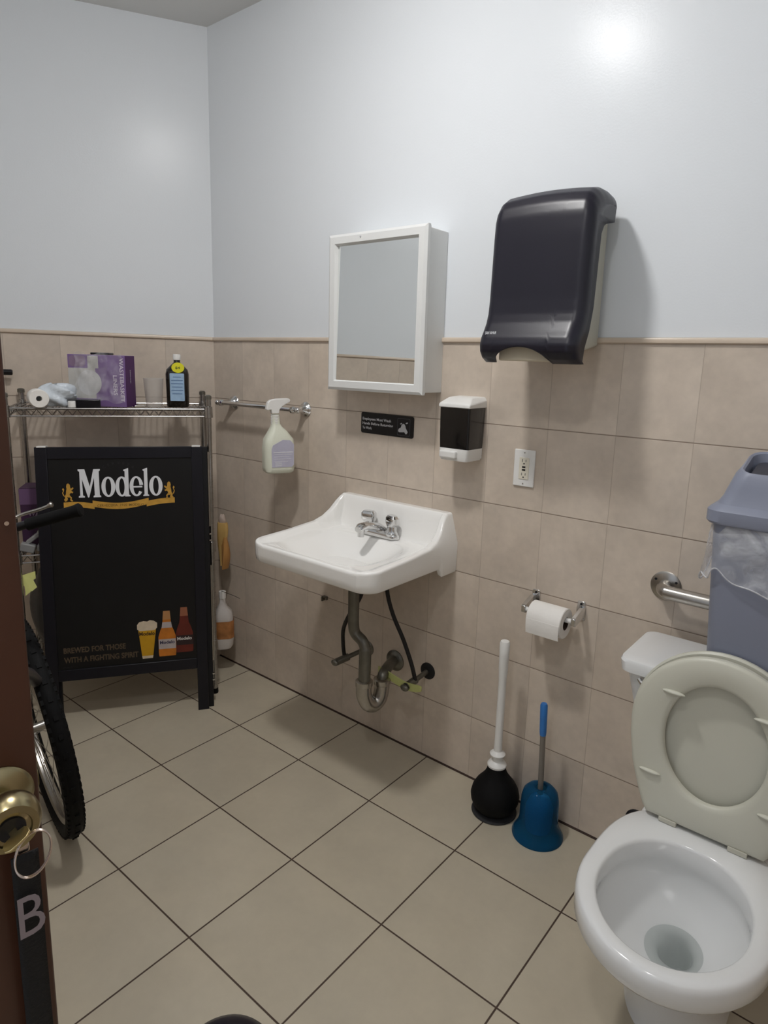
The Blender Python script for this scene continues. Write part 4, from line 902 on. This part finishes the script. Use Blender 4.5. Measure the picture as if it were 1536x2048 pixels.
# black rail on the left wall at the picture edge
rail = thing('wall_rail', 'black rail on the left wall, its end showing past the door edge', 'rail', (XC-.785*math.cos(AL)+.05*math.sin(AL), -.785*math.sin(AL)-.05*math.cos(AL), 1.342), AL)
mb = MB(); mb.tube([(.0, 0, 0), (-.003, 0, 0), (-.36, 0, 0), (-.363, 0, 0)], [.009, .0115, .0115, .009], 16); P('rod', mb, M_black, rail)
for xx in (-.06, -.32): mb = MB(); mb.cyl((xx, .0, 0), (xx, .046, 0), .007, n=12); mb.cyl((xx, .040, 0), (xx, .046, 0), .016, n=16); P('bracket', mb, M_black, rail)

# black domed pail at the bottom edge
pl_ = thing('small_pail', 'black round domed pail at the bottom edge of the floor', 'pail', (1.480, -1.222, 0))
mb = MB(); mb.lathe([(.070, 0), (.074, .004), (.086, .165), (.088, .17)], n=40); P('pail_body', mb, M_black, pl_)
mb = MB(); mb.lathe([(.089, .166), (.0915, .168), (.0915, .182), (.086, .190), (.070, .203), (.045, .213), (.02, .217), (0, .218)], n=44); P('domed_lid', mb, M_cover, pl_)

# ------------------------------------------------------------------ bicycle
bk = thing('bicycle', 'bicycle with black tyres leaning behind the door', 'bicycle', (.386, -1.026, 0))
az = math.radians(79.2); ln = math.radians(5.7); WR = .335
A = Vector((math.cos(az)*math.cos(ln), math.sin(az)*math.cos(ln), math.sin(ln))); Fv = Vector((-math.sin(az), math.cos(az), 0)); Uv = A.cross(Fv)
if Uv.z < 0: Uv = -Uv
Mw = Matrix(((A.x, Fv.x, Uv.x, 0), (A.y, Fv.y, Uv.y, 0), (A.z, Fv.z, Uv.z, 0), (0, 0, 0, 1)))     # x axle, y forward, z up the wheel plane
def wheel(Mx_, prefix):
    C_ = Mx_ @ Matrix.Translation((0, 0, WR))
    t = MB(); R0 = WR-.026
    t.tube([(0, R0*math.cos(a), R0*math.sin(a)) for a in [2*PI*i/80 for i in range(80)]], .0245, 16, closed=True, M=C_)
    n = 84
    for i in range(n):
        a = 2*PI*i/n
        for xx, rr_, wd in ((-.017, -.009, .0055), (.017, -.009, .0055), (0, 0, .006)):
            if xx == 0 and i % 2: continue
            Mk = C_ @ Matrix.Rotation(a, 4, 'X') @ Matrix.Translation((xx, 0, WR-.0035+rr_)); t.box(-wd, wd, -.0065, .0065, -.004, .0045, Mk)
    ty = P(prefix, t, M_rub, bk, ang=30)
    r = MB(); Rr = WR-.052
    prof_ = [(-.012, .010), (-.014, .0), (-.009, -.010), (.009, -.010), (.014, 0), (.012, .010), (.008, .004), (-.008, .004)]
    lp = [[(x, (Rr+q)*math.cos(a), (Rr+q)*math.sin(a)) for x, q in prof_] for a in [2*PI*i/72 for i in range(73)]]
    r.loft(lp, False, False, True, C_); P('rim', r, M_brush, ty)
    s = MB()
    for i in range(32):
        a = 2*PI*i/32; sd_ = 1 if i % 2 else -1; b = a+sd_*.35*(1 if (i//2) % 2 else -1)
        s.cyl((sd_*.028, .02*math.cos(b), .02*math.sin(b)), (sd_*.002, Rr*math.cos(a)*.97, Rr*math.sin(a)*.97), .0011, n=5, M=C_)
    P('spokes', s, M_brush, ty)
    h = MB(); h.tube([(-.052, 0, 0), (-.045, 0, 0), (-.044, 0, 0), (-.030, 0, 0), (-.028, 0, 0), (.028, 0, 0), (.030, 0, 0), (.044, 0, 0), (.045, 0, 0), (.058, 0, 0)], [.006, .006, .012, .022, .014, .014, .022, .012, .008, .008], 18, M=C_); P('hub', h, M_brush, ty)
    return C_
Cf = wheel(Mw, 'front_tyre')
az2, ln2 = math.radians(60.94), math.radians(16.1)          # the handlebar is turned a little against the wheel
A2 = Vector((math.cos(az2)*math.cos(ln2), math.sin(az2)*math.cos(ln2), math.sin(ln2))); F2 = Vector((-math.sin(az2), math.cos(az2), 0)); U2 = A2.cross(F2)
if U2.z < 0: U2 = -U2
Mh2 = Matrix(((A2.x, F2.x, U2.x, .132), (A2.y, F2.y, U2.y, .038), (A2.z, F2.z, U2.z, 0), (0, 0, 0, 1)))
m_fork = pm('grey_fork_metal', rgb(92,90,92), .4, .7); m_frame = pm('dark_frame_paint', rgb(30,27,30), .35, coat=.3)
lo_ = Matrix.Translation((0, 0, 0))
f = MB()
rk = -.34                                            # rake back per unit of height
for sx in (-1, 1): f.tube([Mw @ Vector((sx*.052, 0.0, WR)), Mw @ Vector((sx*.054-.03, -.10, WR+.14)), Mw @ Vector((sx*.050-.085, -.27, WR+.30)), Mw @ Vector((sx*.035-.10, -.32, WR+.345))], [.010, .013, .015, .015], 14)
f.tube([Mw @ Vector((-.145, -.32, WR+.345)), Mw @ Vector((-.055, -.32, WR+.345))], .017, 14)
P('fork', f, m_fork, bk)
h0 = Mw @ Vector((-.10, -.33, WR+.345)); h1 = Mw @ Vector((-.15, -.42, WR+.48))
f = MB(); f.tube([h0, h1], .020, 18); P('head_tube', f, m_frame, bk)
f = MB(); f.tube([h1, Mw @ Vector((-.15, -.42, WR+.56)), Mh2 @ Vector((0, -.086, .983))], .015, 14); P('stem', f, M_black, bk)
hb = MB(); bc = Vector((0, -.086, .973))
hb.tube(smoothpath([Mh2 @ (bc+Vector((x, y, z))) for x, y, z in ((-.30, -.05, .012), (-.16, -.015, .01), (-.05, 0, 0), (.05, 0, 0), (.16, -.015, .01), (.30, -.05, .012))], 5), .0112, 14); hbo = P('handlebar', hb, M_black, bk)
for sx in (-1, 1):
    g = MB(); pts = [Mh2 @ (bc+Vector((sx*x, y, z))) for x, y, z in ((.185, -.022, .0105), (.190, -.023, .0105), (.300, -.050, .012), (.314, -.053, .012), (.318, -.054, .012))]
    g.tube(pts, [.0165, .0155, .0160, .0185, .014], 18); P('grip', g, M_rub, hbo)
    g = MB(); pts = smoothpath([Mh2 @ (bc+Vector((sx*x, y, z))) for x, y, z in ((.10, -.002, .012), (.13, .035, .022), (.165, .050, .026), (.215, .050, .026), (.245, .047, .030))], 5)
    g.tube(pts, [.0045]*(len(pts)-3)+[.006, .008, .006], 10); P('brake_lever', g, M_brush, hbo)
# frame and rear wheel behind the door
ph = math.radians(-99); RF = Vector((math.cos(ph), math.sin(ph), 0))
Fr = -RF; Ar = Vector((Fr.y, -Fr.x, 0)); l2 = math.radians(5)
Ar = (Ar*math.cos(l2)+Vector((0, 0, math.sin(l2)))).normalized(); Ur = Ar.cross(Fr)
if Ur.z < 0: Ur = -Ur
rc = RF*.99
Mrw = Matrix(((Ar.x, Fr.x, Ur.x, rc.x), (Ar.y, Fr.y, Ur.y, rc.y), (Ar.z, Fr.z, Ur.z, 0), (0, 0, 0, 1)))
wheel(Mrw, 'rear_tyre')
bb = Mrw @ Vector((0, .42, .30)); st = Mrw @ Vector((0, .24, .78)); ax = Mrw @ Vector((0, 0, WR))
f = MB(); hA = h1+(h0-h1)*.15; hB = h1+(h0-h1)*.8
for a, b, r_ in ((hA, st, .016), (hB, bb, .019), (bb, st, .015)): f.tube([a, b], r_, 14)
for sx in (-1, 1):
    f.tube([Mrw @ Vector((sx*.03, .40, .30)), Mrw @ Vector((sx*.055, 0, WR))], .009, 10); f.tube([Mrw @ Vector((sx*.02, .25, .74)), Mrw @ Vector((sx*.055, 0, WR))], .008, 10)
P('frame', f, m_frame, bk)
f = MB(); f.tube([st, Mrw @ Vector((0, .215, .86))], .013, 12); P('seat_post', f, M_brush, bk)
f = MB(); f.loft([[(a, b, z) for a, b in [(x*w_, y) for x, y in ((-1, -.13), (-.9, -.14), (.9, -.14), (1, -.13), (1, -.05), (.45, .04), (.25, .13), (-.25, .13), (-.45, .04), (-1, -.05))]] for z, w_ in ((.86, .060), (.875, .072), (.895, .070), (.902, .055))], M=Mrw @ Matrix.Translation((0, .21, 0))); P('saddle', f, M_black, bk, sub=1)
f = MB(); Mc = Mrw @ Matrix.Translation((.0, .42, .30)) @ Matrix.Rotation(PI/2, 4, 'Y'); f.lathe([(.02, .045), (.085, .045), (.088, .048), (.085, .051), (.02, .051)], n=40, M=Mc); P('chain_ring', f, M_pipe, bk)
for sx, an in ((1, .5), (-1, .5+PI)):
    f = MB(); p0 = Vector((sx*.055, .42, .30)); p1 = p0+Vector((sx*.012, .165*math.cos(an), .165*math.sin(an))); f.tube([Mrw @ p0, Mrw @ p1], .009, 10); p2 = p1+Vector((sx*.05, 0, 0)); f.box(-.04, .04, -.03, .03, -.009, .009, Mrw @ Matrix.Translation(p2)); P('crank', f, M_pipe, bk)

# ------------------------------------------------------------------ door
DE = Vector((1.610, -1.535, 0)); HG = Vector((1.478, -2.405+.0, 0)); dv_ = (DE-HG); dl = dv_.length; da = math.atan2(dv_.y, dv_.x)
dr = bpy.data.objects.new('door_1', None); col.objects.link(dr); dr['kind'] = 'structure'; dr.location = HG; dr.rotation_euler = (0, 0, da)
# local: x from hinge to free edge, -y is the side facing the camera, leaf thickness towards +y
mb = MB(); mb.box(0, dl, 0, .040, .008, DH-.01); P('door_leaf', mb, None or bpy.data.materials.get('red_brown_wood'), dr, bevel=.002)
wn_ = M_wood.node_tree; 
kx = dl-.038; kz = .978
mb = MB(); Mk = Matrix.Translation((kx, 0, kz)) @ Matrix.Rotation(PI/2, 4, 'X')
mb.lathe([(0, 0), (.033, 0), (.0335, .003), (.030, .007), (.020, .010), (.014, .014), (0, .014)], n=36, M=Mk); P('rosette', mb, M_brass, dr)
mb = MB(); mb.lathe([(.013, .012), (.0125, .022), (.016, .027), (.024, .032), (.0285, .040), (.0290, .048), (.0270, .056), (.0235, .0615), (.0175, .0625), (.0165, .060), (.015, .0600), (0, .0600)], n=40, M=Mk); ko = P('door_knob', mb, M_brass, dr)
mb = MB(); mb.lathe([(0, .0602), (.0125, .0602), (.012, .0622), (0, .0625)], n=28, M=Mk); P('keyhole_face', mb, M_black, ko)
mb = MB()
for k in range(2): mb.lathe([(0, -.003), (.015, -.003), (.015, .003), (0, .003)], (0, 0, 0), 16, M=Matrix.Translation((dl-.001, .02, kz+.0)) @ Matrix.Rotation(PI/2, 4, 'Y'))
mb.box(dl-.001, dl+.0015, .008, .032, kz-.03, kz+.03); P('latch_plate', mb, M_brass, dr)
mb = MB(); mb.cyl((dl-.009, -.0022, 1.262), (dl-.009, 0, 1.262), .0022, n=10); P('nail', mb, M_nick, dr)
# key ring with key hanging from the lock
def dloc(x, y, z): 
    return (HG.x+x*math.cos(da)-y*math.sin(da), HG.y+x*math.sin(da)+y*math.cos(da), z)
kr = thing('key', 'brass key in the door knob lock with a wire ring', 'key', dloc(kx, -.0625, kz), da)
mb = MB(); mb.prism([(-.0012, .0), (-.0012, -.008), (-.0012, -.008)][:0] or [(0, -.0035), (-.010, -.0035), (-.012, -.010), (-.018, -.0125), (-.028, -.0125), (-.033, -.008), (-.034, 0), (-.033, .008), (-.028, .0125), (-.018, .0125), (-.012, .010), (-.010, .0035), (0, .0035)], -.0011, .0011, plane='yz', M=Matrix.Rotation(math.radians(60), 4, 'Y') @ Matrix.Diagonal((1, .7, 1, 1))); P('key_blade', mb, M_keym, kr, bevel=.0004)
mb = MB(); rc_ = Vector((.012, -.018, -.0205)); mb.tube([rc_+Vector((.0135*math.cos(a)+.007*math.sin(a), .006*math.sin(a)-.006*math.cos(a), .018*math.sin(a))) for a in [2*PI*i/48 for i in range(48)]], .0009, 8, closed=True)
mb.tube([rc_+Vector((.0135*math.cos(a)+.007*math.sin(a), .0018+.006*math.sin(a)-.006*math.cos(a), .018*math.sin(a))) for a in [2*PI*i/48 for i in range(48)]], .0009, 8, closed=True); P('key_ring', mb, M_nick, kr)
# black lanyard strap hanging from the ring along the door
ly = thing('lanyard', 'black lanyard strap with white lettering hanging down the door', 'lanyard', dloc(kx+.014, -.024, kz-.050), da)
mb = MB(); mb.grid(lambda u, v: (-.0125+u*.025+.004*v, .010*math.sin(v*3)-.006, -.004-.50*v), 4, 40); P('strap', mb, pm('black_webbing', rgb(17,16,18), .7, bump=(250, .6)), ly, solid=.0016, recalc=False)
mb = MB(); mb.text('B', -.0110, -.098, -.0095, .070, width=.024, bold=.0)
P('lettering', mb, pm('strap_print', rgb(150,138,142), .6), ly, smooth=False)
mb = MB(); mb.box(-.006, .006, -.003, .003, -.006, .008); P('clasp', mb, M_nick, ly, bevel=.002)
print('scene built', len(bpy.data.objects))
